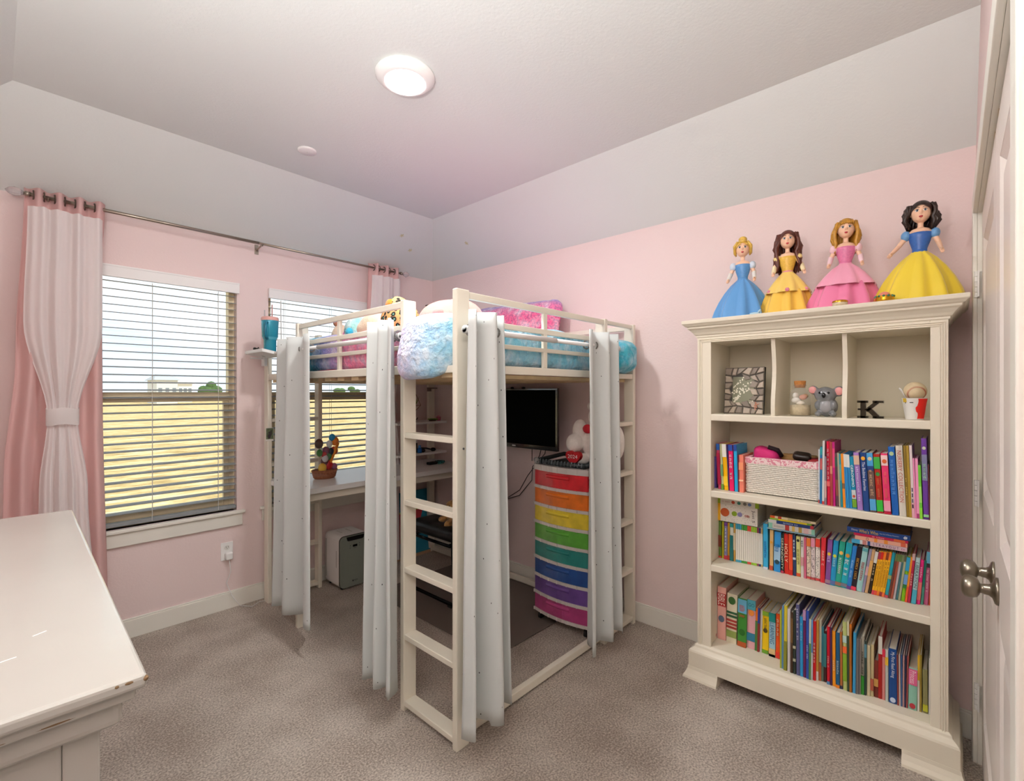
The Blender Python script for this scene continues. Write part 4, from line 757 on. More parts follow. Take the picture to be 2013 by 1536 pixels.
BOOKS=[
('U', 2.473, 0.8901, 0.0228, 0.159, 0.0096, 0.16, '4b3c8c', 'short indigo', (), None, None),
('U', 2.4652, 0.8587, 0.0149, 0.2258, -0.0419, 0.16, 'c8426a', 'pink', ((0.86, 1, '2d63b5'), (0.1, 0.8, 'b2204a')), None, None),
('U', 2.4573, 0.8413, 0.0108, 0.2262, -0.0466, 0.16, 'c9cfa0', 'pale green', ((0, 0.12, '6ba23c'), (0.3, 0.55, '78a878')), None, None),
('U', 2.453, 0.8227, 0.0192, 0.227, -0.0509, 0.16, 'f0b400', 'yellow', ((0.72, 1, 'e9e6dd'), (0.1, 0.3, 'f7cf30')), None, None),
('U', 2.453, 0.8094, 0.0056, 0.2265, -0.0463, 0.16, '3a2560', 'thin dark violet', (), None, None),
('U', 2.4504, 0.7962, 0.0196, 0.2264, -0.0308, 0.16, 'e41b63', 'hot pink', ((0.87, 1, '27489a'),), ('~7', 'f7d6e2', 0.25, 0.8), None),
('U', 2.4504, 0.775, 0.0148, 0.2271, -0.0266, 0.16, '27a7da', 'sky blue', ((0.87, 1, '1f4a9c'),), None, None),
('U', 2.4504, 0.7644, 0.005, 0.1793, -0.0109, 0.16, '6a2230', 'thin maroon', (), None, None),
('U', 2.4476, 0.751, 0.0186, 0.1808, -0.0077, 0.16, 'e9826c', 'coral', ((0.3, 0.34, 'f6c7a4'), (0.6, 0.8, 'f29a70')), None, None),
('U', 2.447, 0.4305, 0.0051, 0.2347, 0.0024, 0.16, 'd9dde2', 'thin white', ((0, 0.06, 'b23a3a'),), None, None),
('U', 2.4367, 0.4218, 0.0078, 0.247, 0.0068, 0.16, '1f6fa5', 'blue', ((0.86, 1, '2a9aa0'), (0.6, 0.8, 'c05a5a')), None, None),
('U', 2.4302, 0.4124, 0.0073, 0.2745, 0.0077, 0.16, 'dfe2df', 'tall thin white', ((0, 0.05, 'c03a36'),), None, None),
('U', 2.4231, 0.4024, 0.0073, 0.209, -0.0015, 0.16, '8a7a86', 'greyish mauve', ((0.15, 0.5, 'c9a3a0'),), None, None),
('U', 2.4231, 0.3907, 0.0111, 0.2735, -0.009, 0.16, 'd5173f', 'tall crimson', ((0.3, 0.38, 'e86a6a'),), ('~7', 'f4b8b8', 0.4, 0.9), None),
('U', 2.4231, 0.3798, 0.0083, 0.273, -0.0126, 0.16, 'a8453c', 'brick red', ((0.5, 0.62, 'd08a70'),), None, None),
('U', 2.4255, 0.3708, 0.0083, 0.2722, -0.0139, 0.16, 'c2187c', 'magenta', ((0.6, 0.9, 'e0447a'),), None, None),
('U', 2.4255, 0.3598, 0.0087, 0.2265, -0.0263, 0.16, '5b3a44', 'dark plum', ((0.2, 0.5, '8a4a3c'), (0.75, 0.92, '2f5a4a')), None, None),
('U', 2.4255, 0.3512, 0.0061, 0.2272, -0.0301, 0.16, 'a9a58a', 'thin tan', (), None, None),
('U', 2.424, 0.3436, 0.0063, 0.2246, -0.0357, 0.16, '1b8a98', 'teal', ((0.5, 0.8, '5aa5a0'),), None, None),
('U', 2.424, 0.3347, 0.0089, 0.2253, -0.0402, 0.16, 'e88a1c', 'orange', ((0.35, 0.45, '7a5a3a'),), None, None),
('U', 2.424, 0.3272, 0.0047, 0.2255, -0.0419, 0.16, '2b86c4', 'first thin blue and white', ((0.76, 1, 'e4e6e2'),), None, None),
('U', 2.4249, 0.3217, 0.0047, 0.2249, -0.0445, 0.16, '2f95d2', 'second thin blue and white', ((0.76, 1, 'e4e6e2'),), None, None),
('U', 2.4258, 0.3161, 0.0047, 0.2242, -0.047, 0.16, '1f78b8', 'third thin blue and white', ((0.76, 1, 'e4e6e2'),), None, None),
('U', 2.4258, 0.3105, 0.0047, 0.2237, -0.0501, 0.16, '2a8cc8', 'fourth thin blue and white', ((0.76, 1, 'e4e6e2'),), None, None),
('U', 2.4258, 0.2991, 0.0141, 0.2163, -0.0597, 0.16, '1b93b4', 'turquoise', ((0.03, 0.18, '6fa52c'), (0.19, 0.36, 'cfd8d8')), ('GERONIMO', 'f2f4ee', 0.42, 0.84), (0.24, 'c0482c')),
('U', 2.4164, 0.2797, 0.0186, 0.2353, -0.0634, 0.16, 'a37cc4', 'lavender', ((0.79, 0.95, 'd8b8a0'),), ('~17', 'ead8f4', 0.12, 0.76, 0.55), None),
('U', 2.4101, 0.2581, 0.0198, 0.2379, -0.0556, 0.16, '1d4484', 'navy', (), ('The Bedtime Favorites', 'e6eaf2', 0.35, 0.84, 0.6), (0.9, 'e8a62a')),
('U', 2.4082, 0.2355, 0.0197, 0.2388, -0.057, 0.16, '6f5650', 'brown and navy', ((0.78, 1, '4aa0d8'), (0.7, 0.78, '1f3f7c'), (0.03, 0.22, '56a9de')), ('~11', 'd8b490', 0.27, 0.72, 0.7), (0.9, 'dcc6a0')),
('U', 2.408, 0.2133, 0.0197, 0.2358, -0.0568, 0.16, 'b7281c', 'red with green ends', ((0.75, 0.95, '3fae4a'), (0.03, 0.22, '34b83c')), ('~14', 'd67a4a', 0.27, 0.68, 0.5), (0.66, '2f8a3c')),
('U', 2.408, 0.1902, 0.021, 0.2404, -0.0508, 0.16, 'e93a72', 'rose pink', ((0.8, 0.97, 'f3d0cf'), (0, 0.04, 'c22040'), (0.05, 0.22, 'f0a2b8')), ('~14', 'ee7a68', 0.27, 0.7, 0.55), (0.87, 'd8622c')),
('U', 2.408, 0.1662, 0.0202, 0.2688, -0.0513, 0.16, '1c62b6', 'large royal blue', (), ('~9', '5f9ce0', 0.3, 0.82, 0.9), (0.9, 'b8cfa0')),
('U', 2.408, 0.1431, 0.0207, 0.2754, -0.0483, 0.16, 'dcd6c8', 'thick white', (), ('NURSERY COLLECTION', 'c0564a', 0.2, 0.93, 0.8), None),
('U', 2.408, 0.1281, 0.0075, 0.2766, -0.0416, 0.16, '8a6f22', 'olive gold', (), ('~8', 'd6c060', 0.3, 0.55), None),
('U', 2.408, 0.1201, 0.0078, 0.2773, -0.0386, 0.16, 'a98a2a', 'gold', (), None, None),
('U', 2.408, 0.1119, 0.008, 0.2791, -0.0333, 0.16, 'e6d5d6', 'white and pink', ((0, 0.2, 'eab0c0'),), ('~5', '5a4a78', 0.12, 0.5), None),
('U', 2.408, 0.1049, 0.0054, 0.2299, -0.0319, 0.16, 'e58cb4', 'first slim pink', (), None, None),
('U', 2.408, 0.0978, 0.0081, 0.2302, -0.0253, 0.16, 'ee9ac0', 'second slim pink', ((0, 0.08, 'b0447c'),), None, None),
('U', 2.408, 0.0892, 0.0084, 0.2054, -0.0283, 0.16, '6cc63c', 'lime green', ((0.3, 0.6, 'a5dc70'), (0, 0.2, '8cd83a')), None, None),
('U', 2.408, 0.0746, 0.0155, 0.3087, -0.0244, 0.16, '6d3d9c', 'tall purple', ((0.48, 0.8, '7c7ca0'), (0.03, 0.06, '9ad89a')), ('~5', '9fd0b8', 0.5, 0.74, 0.8), (0.88, 'cfd6b8')),
('U', 2.408, 0.0647, 0.0038, 0.2093, -0.0183, 0.16, '64242c', 'thin burgundy', (), None, None),
('M', 2.5289, 0.9092, 0.0108, 0.1906, 0.0081, 0.16, '1c211c', 'black', ((0, 0.06, 'c03030'),), None, None),
('M', 2.5294, 0.8947, 0.0136, 0.1865, -0.0016, 0.16, '1e4a34', 'dark green', ((0.3, 0.6, 'b8c49a'), (0, 0.05, 'c03030')), None, None),
('M', 2.5289, 0.8786, 0.0139, 0.1861, -0.0122, 0.16, '5a7a30', 'green and brown', ((0.3, 0.62, '6a2c1c'), (0, 0.05, 'c04030')), None, None),
('M', 2.5271, 0.8653, 0.0093, 0.1879, 0.004, 0.16, 'b8b020', 'mustard green', (), None, None),
('M', 2.5238, 0.8502, 0.0143, 0.1885, 0.0087, 0.16, '8b8cb8', 'lilac blue', ((0.9, 1, '6a3a88'), (0, 0.1, 'c03a4c')), ('~7', 'dfe2ec', 0.2, 0.85, 0.7), None),
('M', 2.5231, 0.8355, 0.0105, 0.188, 0.0024, 0.16, 'b98a1e', 'ochre', ((0, 0.12, 'b83a2a'),), None, None),
('M', 2.523, 0.8206, 0.0157, 0.1877, 0.0008, 0.16, 'd4d4c8', 'cream and teal', ((0.0, 0.68, '1c6e70'), (0.9, 1, '1d8a86')), None, None),
('M', 2.523, 0.8066, 0.0096, 0.1903, -0.0015, 0.16, 'c49a48', 'tan orange', ((0.3, 0.75, 'dccfae'),), None, None),
('M', 2.523, 0.7962, 0.0082, 0.1916, -0.0015, 0.13, 'dcd8cc', 'first slim white blue-tipped', ((0.86, 1, '3a94ac'), (0, 0.06, '3a94ac')), None, None),
('M', 2.524, 0.7873, 0.0082, 0.1912, -0.0015, 0.13, 'dcd8cc', 'second slim white blue-tipped', ((0.86, 1, '3a94b4'), (0, 0.06, '3a94b4')), None, None),
('M', 2.5249, 0.7784, 0.0081, 0.1908, -0.0015, 0.13, 'dcd8cc', 'third slim white blue-tipped', ((0.86, 1, '3a9cb8'), (0, 0.06, '3a9cb8')), None, None),
('M', 2.5258, 0.7696, 0.0081, 0.1904, -0.0015, 0.13, 'dcd8cc', 'first slim white green-tipped', ((0.86, 1, '4a9a3c'), (0, 0.06, '4a9a3c')), None, None),
('M', 2.5267, 0.7608, 0.0081, 0.19, -0.0015, 0.13, 'dcd8cc', 'second slim white green-tipped', ((0.86, 1, '3f9434'), (0, 0.06, '3f9434')), None, None),
('M', 2.5277, 0.7521, 0.008, 0.1896, -0.0015, 0.13, 'dcd8cc', 'third slim white green-tipped', ((0.86, 1, '3c8e34'), (0, 0.06, '3c8e34')), None, None),
('M', 2.5286, 0.7434, 0.008, 0.1892, -0.0015, 0.13, 'dcd8cc', 'first slim white red-tipped', ((0.86, 1, 'd04a34'), (0, 0.06, 'd04a34')), None, None),
('M', 2.5295, 0.7347, 0.0079, 0.1888, -0.0015, 0.13, 'dcd8cc', 'second slim white red-tipped', ((0.86, 1, 'cc4030'), (0, 0.06, 'cc4030')), None, None),
('M', 2.5304, 0.726, 0.0079, 0.1885, -0.0015, 0.13, 'dcd8cc', 'first slim white lime-tipped', ((0.86, 1, '8cba34'), (0, 0.06, '8cba34')), None, None),
('M', 2.5313, 0.7174, 0.0079, 0.1881, -0.0015, 0.13, 'dcd8cc', 'second slim white lime-tipped', ((0.86, 1, '9cc43a'), (0, 0.06, '9cc43a')), None, None),
('M', 2.5322, 0.7089, 0.0078, 0.1877, -0.0015, 0.13, 'dcd8cc', 'third slim white lime-tipped', ((0.86, 1, '94be38'), (0, 0.06, '94be38')), None, None),
('M', 2.5331, 0.7004, 0.0078, 0.1873, -0.0015, 0.13, 'dcd8cc', 'slim white plum-tipped', ((0.86, 1, '8a3a50'), (0, 0.06, '8a3a50')), None, None),
('M', 2.5331, 0.6916, 0.0078, 0.1872, -0.0015, 0.13, 'dcd8cc', 'slim white navy-tipped', ((0.86, 1, '28386c'), (0, 0.06, '28386c')), None, None),
('M', 2.5331, 0.683, 0.0077, 0.187, -0.0014, 0.13, 'dcd8cc', 'slim white tan-tipped', ((0.86, 1, 'c8aa70'), (0, 0.06, 'c8aa70')), None, None),
('M', 2.5125, 0.6609, 0.0197, 0.218, -0.0073, 0.16, '37a9d8', 'bright sky blue', ((0.0, 0.05, 'd8dde8'),), ('~8', '1e66b4', 0.25, 0.62, 0.7), None),
('M', 2.5125, 0.6368, 0.0151, 0.1928, 0.0075, 0.16, 'd2ae74', 'sandy beige', ((0.02, 0.12, 'b84a30'),), None, (0.7, 'e0a030')),
('M', 2.5109, 0.6123, 0.0268, 0.1899, 0.0198, 0.16, '2f8fd2', 'thick blue', ((0.28, 0.62, '9fc4dc'),), ('~3', '1c6cae', 0.5, 0.7, 1.2), (0.25, '2a4a58')),
('M', 2.5125, 0.5893, 0.0119, 0.1846, 0.0021, 0.16, '1e2a28', 'black lettered', ((0, 0.06, 'b83a54'),), ('SERENDIPITY', 'dfe3cc', 0.1, 0.9, 1.2), None),
('M', 2.5129, 0.5721, 0.017, 0.1872, -0.0094, 0.16, 'c92a1c', 'dark red', (), ('HOLLY', 'f2d6b0', 0.3, 0.75, 1.1), None),
('M', 2.5129, 0.5543, 0.0153, 0.1886, -0.0073, 0.16, 'e9532c', 'orange red', ((0.0, 0.12, 'd02a20'),), None, None),
('M', 2.5111, 0.5378, 0.0122, 0.1887, -0.0157, 0.16, '2c3f68', 'midnight blue', ((0.4, 0.45, 'c8d0dc'),), ('~5', 'cfd6e2', 0.5, 0.9), None),
('M', 2.5111, 0.5223, 0.0158, 0.1857, -0.0106, 0.16, 'd6d48a', 'pale yellow green', ((0.02, 0.09, 'd0502c'),), ('~5', 'b0aa58', 0.2, 0.7), (0.9, '2a2a22')),
('M', 2.5108, 0.5072, 0.0115, 0.1873, -0.0, 0.16, 'dcd8d0', 'slim plain white', ((0.3, 0.5, 'cf9a9a'),), ('~3', '56586c', 0.75, 0.92), None),
('M', 2.5108, 0.4956, 0.0089, 0.1874, -0.0026, 0.16, 'c8627e', 'mauve pink', (), None, None),
('M', 2.51, 0.4813, 0.0152, 0.1877, -0.0038, 0.16, 'e6d2bc', 'orange-topped spotted', ((0.8, 0.99, 'e07838'), (0.02, 0.07, 'c04848')), None, None),
('M', 2.5087, 0.4645, 0.0146, 0.19, -0.0012, 0.16, 'e4d4d2', 'pink-topped spotted', ((0.8, 0.99, 'e090a8'), (0.02, 0.07, 'c04848')), None, None),
('M', 2.5086, 0.4466, 0.0168, 0.1941, 0.0048, 0.16, 'e6ded4', 'red-topped spotted', ((0.8, 0.99, 'd8402c'), (0.02, 0.07, 'c03a3a')), None, None),
('M', 2.5068, 0.4284, 0.017, 0.2014, 0.0251, 0.14, 'd8303a', 'scarlet', (), ('~6', 'f4c8b8', 0.38, 0.72), None),
('M', 2.5007, 0.408, 0.018, 0.2003, 0.0519, 0.16, '84509a', 'violet', ((0.03, 0.1, 'a08090'),), ('~5', 'd8b8ec', 0.5, 0.74, 0.9), (0.68, 'e8c42a')),
('M', 2.5004, 0.3897, 0.018, 0.2, 0.0714, 0.16, '1f92c4', 'azure', ((0.03, 0.1, '5a6aa0'),), ('~5', '9fe0f0', 0.42, 0.68, 0.9), (0.66, 'd8d43a')),
('M', 2.5004, 0.3704, 0.02, 0.201, 0.0908, 0.16, '26a08a', 'sea green', ((0.03, 0.1, '9a6a58'),), ('~10', 'e4f2e6', 0.25, 0.65, 0.8), (0.75, 'e8b45a')),
('M', 2.5007, 0.3494, 0.0213, 0.2003, 0.1099, 0.16, '1ca6b8', 'aqua', ((0.03, 0.1, '7a7a88'),), ('~6', 'f0f2ee', 0.28, 0.64, 1.0), (0.72, 'c88a34')),
('M', 2.5007, 0.3311, 0.0148, 0.1917, 0.1209, 0.16, '2a7cc8', 'cobalt blue', ((0.0, 0.07, '6a3a8a'),), ('~20', '9cd0f0', 0.25, 0.68, 0.7), None),
('M', 2.5021, 0.3146, 0.0175, 0.1927, 0.1246, 0.16, '241c28', 'black and gold', ((0.0, 0.08, 'd83a54'),), ('~16', 'd09a3a', 0.18, 0.78, 0.8), None),
('M', 2.5024, 0.2958, 0.0189, 0.1918, 0.1279, 0.16, '9fcfce', 'pale aqua', ((0.92, 0.98, '5aa0a8'),), ('~9', 'b04038', 0.25, 0.68, 0.9), None),
('M', 2.5024, 0.2815, 0.0088, 0.191, 0.1447, 0.16, '8f8aa4', 'greyish lilac', ((0.4, 0.6, 'c4a0a8'),), None, None),
('M', 2.5029, 0.2701, 0.0108, 0.1904, 0.1383, 0.16, 'c9a276', 'buff tan', ((0.4, 0.75, 'd8a860'),), None, None),
('M', 2.5048, 0.2591, 0.0099, 0.1879, 0.1406, 0.16, '2c221c', 'dark brown', ((0.72, 0.98, 'dcdad2'),), ('~6', 'c8b894', 0.3, 0.7), None),
('M', 2.5048, 0.2487, 0.008, 0.1877, 0.1393, 0.16, 'f0b41e', 'yellow plum-capped', ((0.82, 0.99, 'a03040'), (0, 0.1, 'c83a50')), ('~16', 'a8641c', 0.2, 0.78, 0.7), None),
('M', 2.5048, 0.24, 0.0079, 0.1889, 0.1386, 0.16, 'f0b41e', 'yellow red-capped', ((0.82, 0.99, 'cc2418'), (0, 0.1, 'e0503a')), ('~16', 'a8641c', 0.2, 0.78, 0.7), None),
('M', 2.5045, 0.2312, 0.0079, 0.1902, 0.1379, 0.16, 'f0b41e', 'yellow orange-capped', ((0.82, 0.99, 'e8781c'), (0, 0.1, 'e87a2a')), ('~16', 'a8641c', 0.2, 0.78, 0.7), None),
('M', 2.503, 0.2224, 0.0078, 0.1919, 0.1369, 0.16, 'f0b41e', 'yellow brown-capped', ((0.82, 0.99, '8a3a1c'), (0, 0.1, '8a2a30')), ('~16', 'a8641c', 0.2, 0.78, 0.7), None),
('M', 2.503, 0.2138, 0.0078, 0.1931, 0.1362, 0.16, 'f0b41e', 'yellow pale orange-capped', ((0.82, 0.99, 'e87a2a'), (0, 0.1, 'e8703a')), ('~16', 'a8641c', 0.2, 0.78, 0.7), None),
('M', 2.503, 0.2034, 0.0105, 0.1929, 0.1349, 0.16, '27a0b2', 'cyan', ((0.42, 0.5, 'a8b070'), (0, 0.06, 'b84a58')), None, None),
('M', 2.5035, 0.1943, 0.0062, 0.1909, 0.137, 0.16, '6a3a2c', 'chestnut', ((0.84, 1, '6a7a44'),), None, None),
('M', 2.5061, 0.1864, 0.0073, 0.1898, 0.1336, 0.16, 'a2503c', 'terracotta', ((0.84, 1, '5f7a3c'),), None, None),
('M', 2.5061, 0.1776, 0.0067, 0.1896, 0.1257, 0.16, 'b8aaae', 'pale mauve', ((0.84, 1, '56703c'),), None, None),
('M', 2.5061, 0.1695, 0.0065, 0.1895, 0.1191, 0.16, '3a6a70', 'slate teal', ((0.84, 1, '7c8a60'),), None, None),
('M', 2.5045, 0.1613, 0.0071, 0.1904, 0.1125, 0.16, 'a6a886', 'sage green', ((0.86, 1, '5a5a44'),), None, None),
('M', 2.5045, 0.1503, 0.0112, 0.1876, 0.1063, 0.16, '7fb41c', 'lime and blue', ((0.68, 0.98, '2f9cc4'), (0.38, 0.6, '6a9ad0'), (0.3, 0.37, '2a7a34')), None, None),
('M', 2.5045, 0.1404, 0.0063, 0.1872, 0.1017, 0.16, 'ee9420', 'bright orange', ((0, 0.35, 'e0562c'),), None, None),
('M', 2.5047, 0.1313, 0.0086, 0.2033, 0.087, 0.16, 'b01e44', 'deep crimson', ((0.86, 1, 'c8a8a8'),), ('~5', 'f0c0b0', 0.35, 0.6), None),
('M', 2.506, 0.1169, 0.014, 0.1884, 0.0789, 0.16, 'b9d6da', 'ice blue', ((0, 0.3, '4aa8c0'),), ('LIBERATION', '2c4a54', 0.35, 0.9, 0.9), None),
('M', 2.5117, 0.1027, 0.0109, 0.1816, 0.0733, 0.16, 'e0287e', 'fuchsia', ((0.1, 0.5, 'd46a68'),), ('~5', 'f4b8d0', 0.6, 0.85), None),
('M', 2.5203, 0.0917, 0.0075, 0.1789, 0.0663, 0.16, '1f7a6a', 'bottle green', ((0.0, 0.4, '4a9a88'),), None, None),
('M', 2.525, 0.0797, 0.0122, 0.2168, 0.0463, 0.16, 'c8648c', 'dusty pink', ((0.78, 0.99, '6ab8d8'), (0.7, 0.77, '3a2a34')), ('~14', 'f0c8d4', 0.25, 0.66, 0.7), None),
('M', 2.5297, 0.0694, 0.0045, 0.2125, 0.0395, 0.16, 'c24a34', 'rust red', (), None, None),
('L', 2.4967, 0.9004, 0.0296, 0.2093, 0.0096, 0.16, 'd3cdbc', 'cream', ((0.05, 0.12, 'c03a34'),), ('THE WONDERFUL', 'b86a58', 0.35, 0.93, 0.6), None),
('L', 2.503, 0.8635, 0.0411, 0.266, 0.0067, 0.19, 'e8aca0', 'thick salmon pink', ((0.64, 0.88, 'b02a2a'),), ('BIBLE', 'f4e2d8', 0.66, 0.87, 1.2), (0.4, '5f6f86')),
('L', 2.5009, 0.8155, 0.0479, 0.2457, 0.0211, 0.19, 'e0d6ba', 'thick cream', ((0.6, 0.64, '2f5a3c'), (0.53, 0.57, '2f5a3c'), (0.44, 0.48, 'a83a34'), (0.37, 0.41, 'a83a34'), (0.3, 0.34, 'a83a34'), (0.12, 0.25, '8a9a50')), None, (0.87, '3f6a34')),
('L', 2.5009, 0.766, 0.04, 0.2382, 0.0192, 0.16, '3f8a34', 'leaf green', ((0.7, 0.98, '6ab4d4'), (0, 0.1, 'b8582a')), ('~9', 'c84a34', 0.6, 0.9, 1.0), (0.3, '2a6a24')),
('L', 2.5105, 0.7272, 0.0369, 0.2391, 0.0191, 0.16, 'e0a8ac', 'baby pink', ((0.8, 1, '5ab4c4'), (0.16, 0.32, '2f7a98')), ('GO', '20607a', 0.83, 0.97, 1.1), (0.74, 'e88a3a')),
('L', 2.5105, 0.7028, 0.0113, 0.2074, 0.022, 0.16, 'e8761c', 'orange topped green', ((0, 0.7, '4a7a3a'),), None, None),
('L', 2.5046, 0.6923, 0.0086, 0.2128, 0.0204, 0.16, '8a2a2a', 'thin brick brown', ((0.65, 1, '27409a'),), None, None),
('L', 2.5116, 0.6832, 0.0091, 0.2044, 0.0212, 0.16, 'dcdad6', 'slim snow white', (), None, None),
('L', 2.5137, 0.6635, 0.0269, 0.2012, 0.0149, 0.16, 'f2c814', 'butter yellow', ((0.9, 1, '8ab434'), (0, 0.08, '6a9a2a')), ('~9', '8a741c', 0.5, 0.85, 0.7), (0.55, '54441c')),
('L', 2.5046, 0.6311, 0.0268, 0.2066, 0.0061, 0.16, 'a8d0e2', 'powder blue', ((0.8, 1, '1f8a84'), (0, 0.18, 'e8c890'), (0, 0.06, '2a8a84')), ('LEARNING', '2f6a98', 0.3, 0.78, 0.9), None),
('L', 2.5046, 0.6071, 0.0171, 0.211, 0.0109, 0.16, 'ef5a22', 'flame orange', ((0.02, 0.14, 'e83a2a'),), ('~4', 'f8c0a0', 0.5, 0.9), None),
('L', 2.4288, 0.5759, 0.0065, 0.2634, 0.0011, 0.25, 'aab434', 'thin yellow green', (), None, None),
('L', 2.4284, 0.5687, 0.0073, 0.2863, 0.0083, 0.25, '5f8fb8', 'thin steel blue', (), None, None),
('L', 2.4227, 0.5568, 0.012, 0.2917, 0.0071, 0.25, 'd4c43a', 'tall lemon yellow', ((0.0, 0.45, '8a8a2c'),), None, None),
('L', 2.4226, 0.5425, 0.0116, 0.2809, 0.0021, 0.25, 'ddd6d4', 'tall slim white', (), None, None),
('L', 2.4181, 0.5305, 0.009, 0.2717, 0.0053, 0.25, '4a3424', 'dark umber', ((0.5, 0.9, '7a5a34'),), None, None),
('L', 2.4175, 0.5189, 0.0104, 0.2848, -0.0004, 0.25, '2f3a34', 'charcoal green', ((0.2, 0.24, 'b8b8a0'), (0.4, 0.44, 'b8b8a0')), None, None),
('L', 2.4175, 0.5046, 0.0131, 0.3129, -0.0068, 0.25, '5b5b86', 'slate violet', (), ('~13', 'c8c8d8', 0.5, 0.95, 0.8), None),
('L', 2.4181, 0.4914, 0.0113, 0.2639, -0.0037, 0.25, '2a96d0', 'vivid blue', (), ('~7', '8ac8e8', 0.6, 0.9, 0.8), None),
('L', 2.4181, 0.4798, 0.0103, 0.2967, -0.0009, 0.25, '6a2458', 'wine purple', ((0.85, 1, 'b890b8'),), None, None),
('L', 2.4158, 0.4683, 0.01, 0.2979, -0.0, 0.25, '3454b0', 'ultramarine', (), ('~8', 'b8c4e8', 0.3, 0.5), None),
('L', 2.4158, 0.4595, 0.007, 0.2646, 0.0052, 0.25, 'c4d0c0', 'thin mint white', ((0, 0.6, '5a8a4a'),), None, None),
('L', 2.4208, 0.4526, 0.006, 0.2634, 0.0052, 0.25, '6a9ad0', 'pale cornflower', ((0, 0.45, 'd8dce0'),), None, None),
('L', 2.4222, 0.444, 0.0106, 0.2578, 0.0053, 0.25, 'cc1c24', 'bright red', (), ('~6', 'f0c0b8', 0.3, 0.65, 0.8), None),
('L', 2.4316, 0.4344, 0.0079, 0.2631, 0.0052, 0.25, 'c89a44', 'amber', ((0, 0.15, 'e0ded8'),), None, None),
('L', 2.4402, 0.4256, 0.0091, 0.2618, 0.0052, 0.24, 'c8c4b0', 'thin ivory', ((0, 0.3, 'b0603a'),), None, None),
('L', 2.4402, 0.4166, 0.0082, 0.2372, 0.0057, 0.24, '2a6a78', 'dark cyan', ((0, 0.28, '5a6a5c'),), None, None),
('L', 2.4402, 0.4073, 0.0099, 0.2215, 0.0061, 0.24, '4a2c2c', 'dark mahogany', ((0.3, 0.95, '3a7a7a'),), None, None),
('L', 2.4331, 0.3935, 0.0104, 0.2464, -0.0013, 0.25, 'd31a30', 'cherry red', ((0, 0.05, '5a8ab8'),), ('~6', 'f0b0b0', 0.3, 0.5, 0.8), None),
('L', 2.4314, 0.383, 0.0071, 0.2473, -0.005, 0.25, '4a2450', 'aubergine', (), None, None),
('L', 2.4314, 0.3731, 0.0111, 0.2352, -0.0053, 0.25, 'f39a1e', 'marigold', (), ('~6', 'f8d8a0', 0.25, 0.48, 0.8), None),
('L', 2.4304, 0.3597, 0.0135, 0.2341, 0.002, 0.25, '1d5f8a', 'petrol blue', ((0, 0.05, 'e8841c'),), ('~6', 'b8d8e4', 0.25, 0.5, 0.8), None),
('L', 2.4304, 0.3466, 0.0078, 0.2408, -0.0063, 0.25, 'b06a34', 'copper', ((0, 0.06, '28284a'),), None, None),
('L', 2.4304, 0.3337, 0.0137, 0.2872, -0.0063, 0.263, 'b9c47c', 'pale lime', ((0.55, 0.64, 'f06a34'), (0.14, 0.53, '86b030'), (0.7, 0.8, 'b8d4cc')), None, None),
('L', 2.4304, 0.3223, 0.0068, 0.2926, -0.0041, 0.263, 'd8d2b0', 'thin parchment', ((0, 0.8, '3a4a34'),), None, None),
('L', 2.4304, 0.3146, 0.0076, 0.2846, -0.001, 0.263, 'c8701c', 'pumpkin', ((0, 0.95, 'a8641e'),), None, None),
('L', 2.4313, 0.3035, 0.0098, 0.2533, 0.0128, 0.25, '3fa0d4', 'light azure', (), None, None),
('L', 2.4326, 0.2958, 0.0033, 0.2316, 0.0114, 0.22, '6a6a70', 'first thin grey', (), None, None),
('L', 2.4348, 0.2917, 0.0033, 0.2311, 0.0093, 0.22, '8a847c', 'second thin grey', (), None, None),
('L', 2.4371, 0.2876, 0.0033, 0.2307, 0.0072, 0.22, '5a5660', 'third thin grey', (), None, None),
('L', 2.4393, 0.2835, 0.0033, 0.2303, 0.0051, 0.22, '948e84', 'fourth thin grey', (), None, None),
('L', 2.4473, 0.2763, 0.0103, 0.241, 0.0045, 0.22, 'a8a494', 'stone grey', ((0, 0.32, '2f8a2a'),), ('~9', '5a564c', 0.35, 0.75, 0.9), None),
('L', 2.4475, 0.2666, 0.0074, 0.2232, 0.0026, 0.22, '2c3f38', 'dark pine', ((0.7, 0.95, '5a8a98'),), None, None),
('L', 2.4504, 0.2566, 0.0106, 0.2086, 0.0014, 0.22, 'd3c7a2', 'soft cream', (), None, None),
('L', 2.4558, 0.2458, 0.0104, 0.2145, 0.0083, 0.22, 'c8b88c', 'wheat', ((0.12, 0.34, 'b05a44'),), None, None),
('L', 2.4609, 0.2329, 0.0137, 0.1524, 0.0081, 0.18, '7a3428', 'thin russet', ((0.3, 0.5, 'c89a54'),), None, None),
('L', 2.4609, 0.2193, 0.0125, 0.2569, 0.0043, 0.18, 'a8201e', 'ruby', ((0.72, 1, 'd8d4c8'),), None, None),
('L', 2.4609, 0.2079, 0.0093, 0.2076, 0.0041, 0.2, 'd88a84', 'blush', ((0.85, 1, 'd8344c'),), None, None),
('L', 2.4581, 0.1971, 0.0092, 0.2109, -0.0019, 0.2, 'c6cac0', 'pale grey green', ((0.7, 0.85, 'e0b83a'),), None, None),
('L', 2.4581, 0.1777, 0.0254, 0.2195, -0.0075, 0.21, '1a4a8c', 'thick navy', (), ('My First Read Along', 'e8eef6', 0.48, 0.95, 0.7), (0.07, 'cfdcf0')),
('L', 2.4581, 0.1613, 0.0047, 0.2026, -0.0135, 0.23, '8a3a30', 'thin rust brown', (), None, None),
('L', 2.4587, 0.1559, 0.0047, 0.2038, -0.0072, 0.23, 'c8b8b0', 'thin shell grey', (), None, None),
('L', 2.4594, 0.1506, 0.0047, 0.205, -0.0007, 0.23, '3a5a8a', 'thin denim blue', (), None, None),
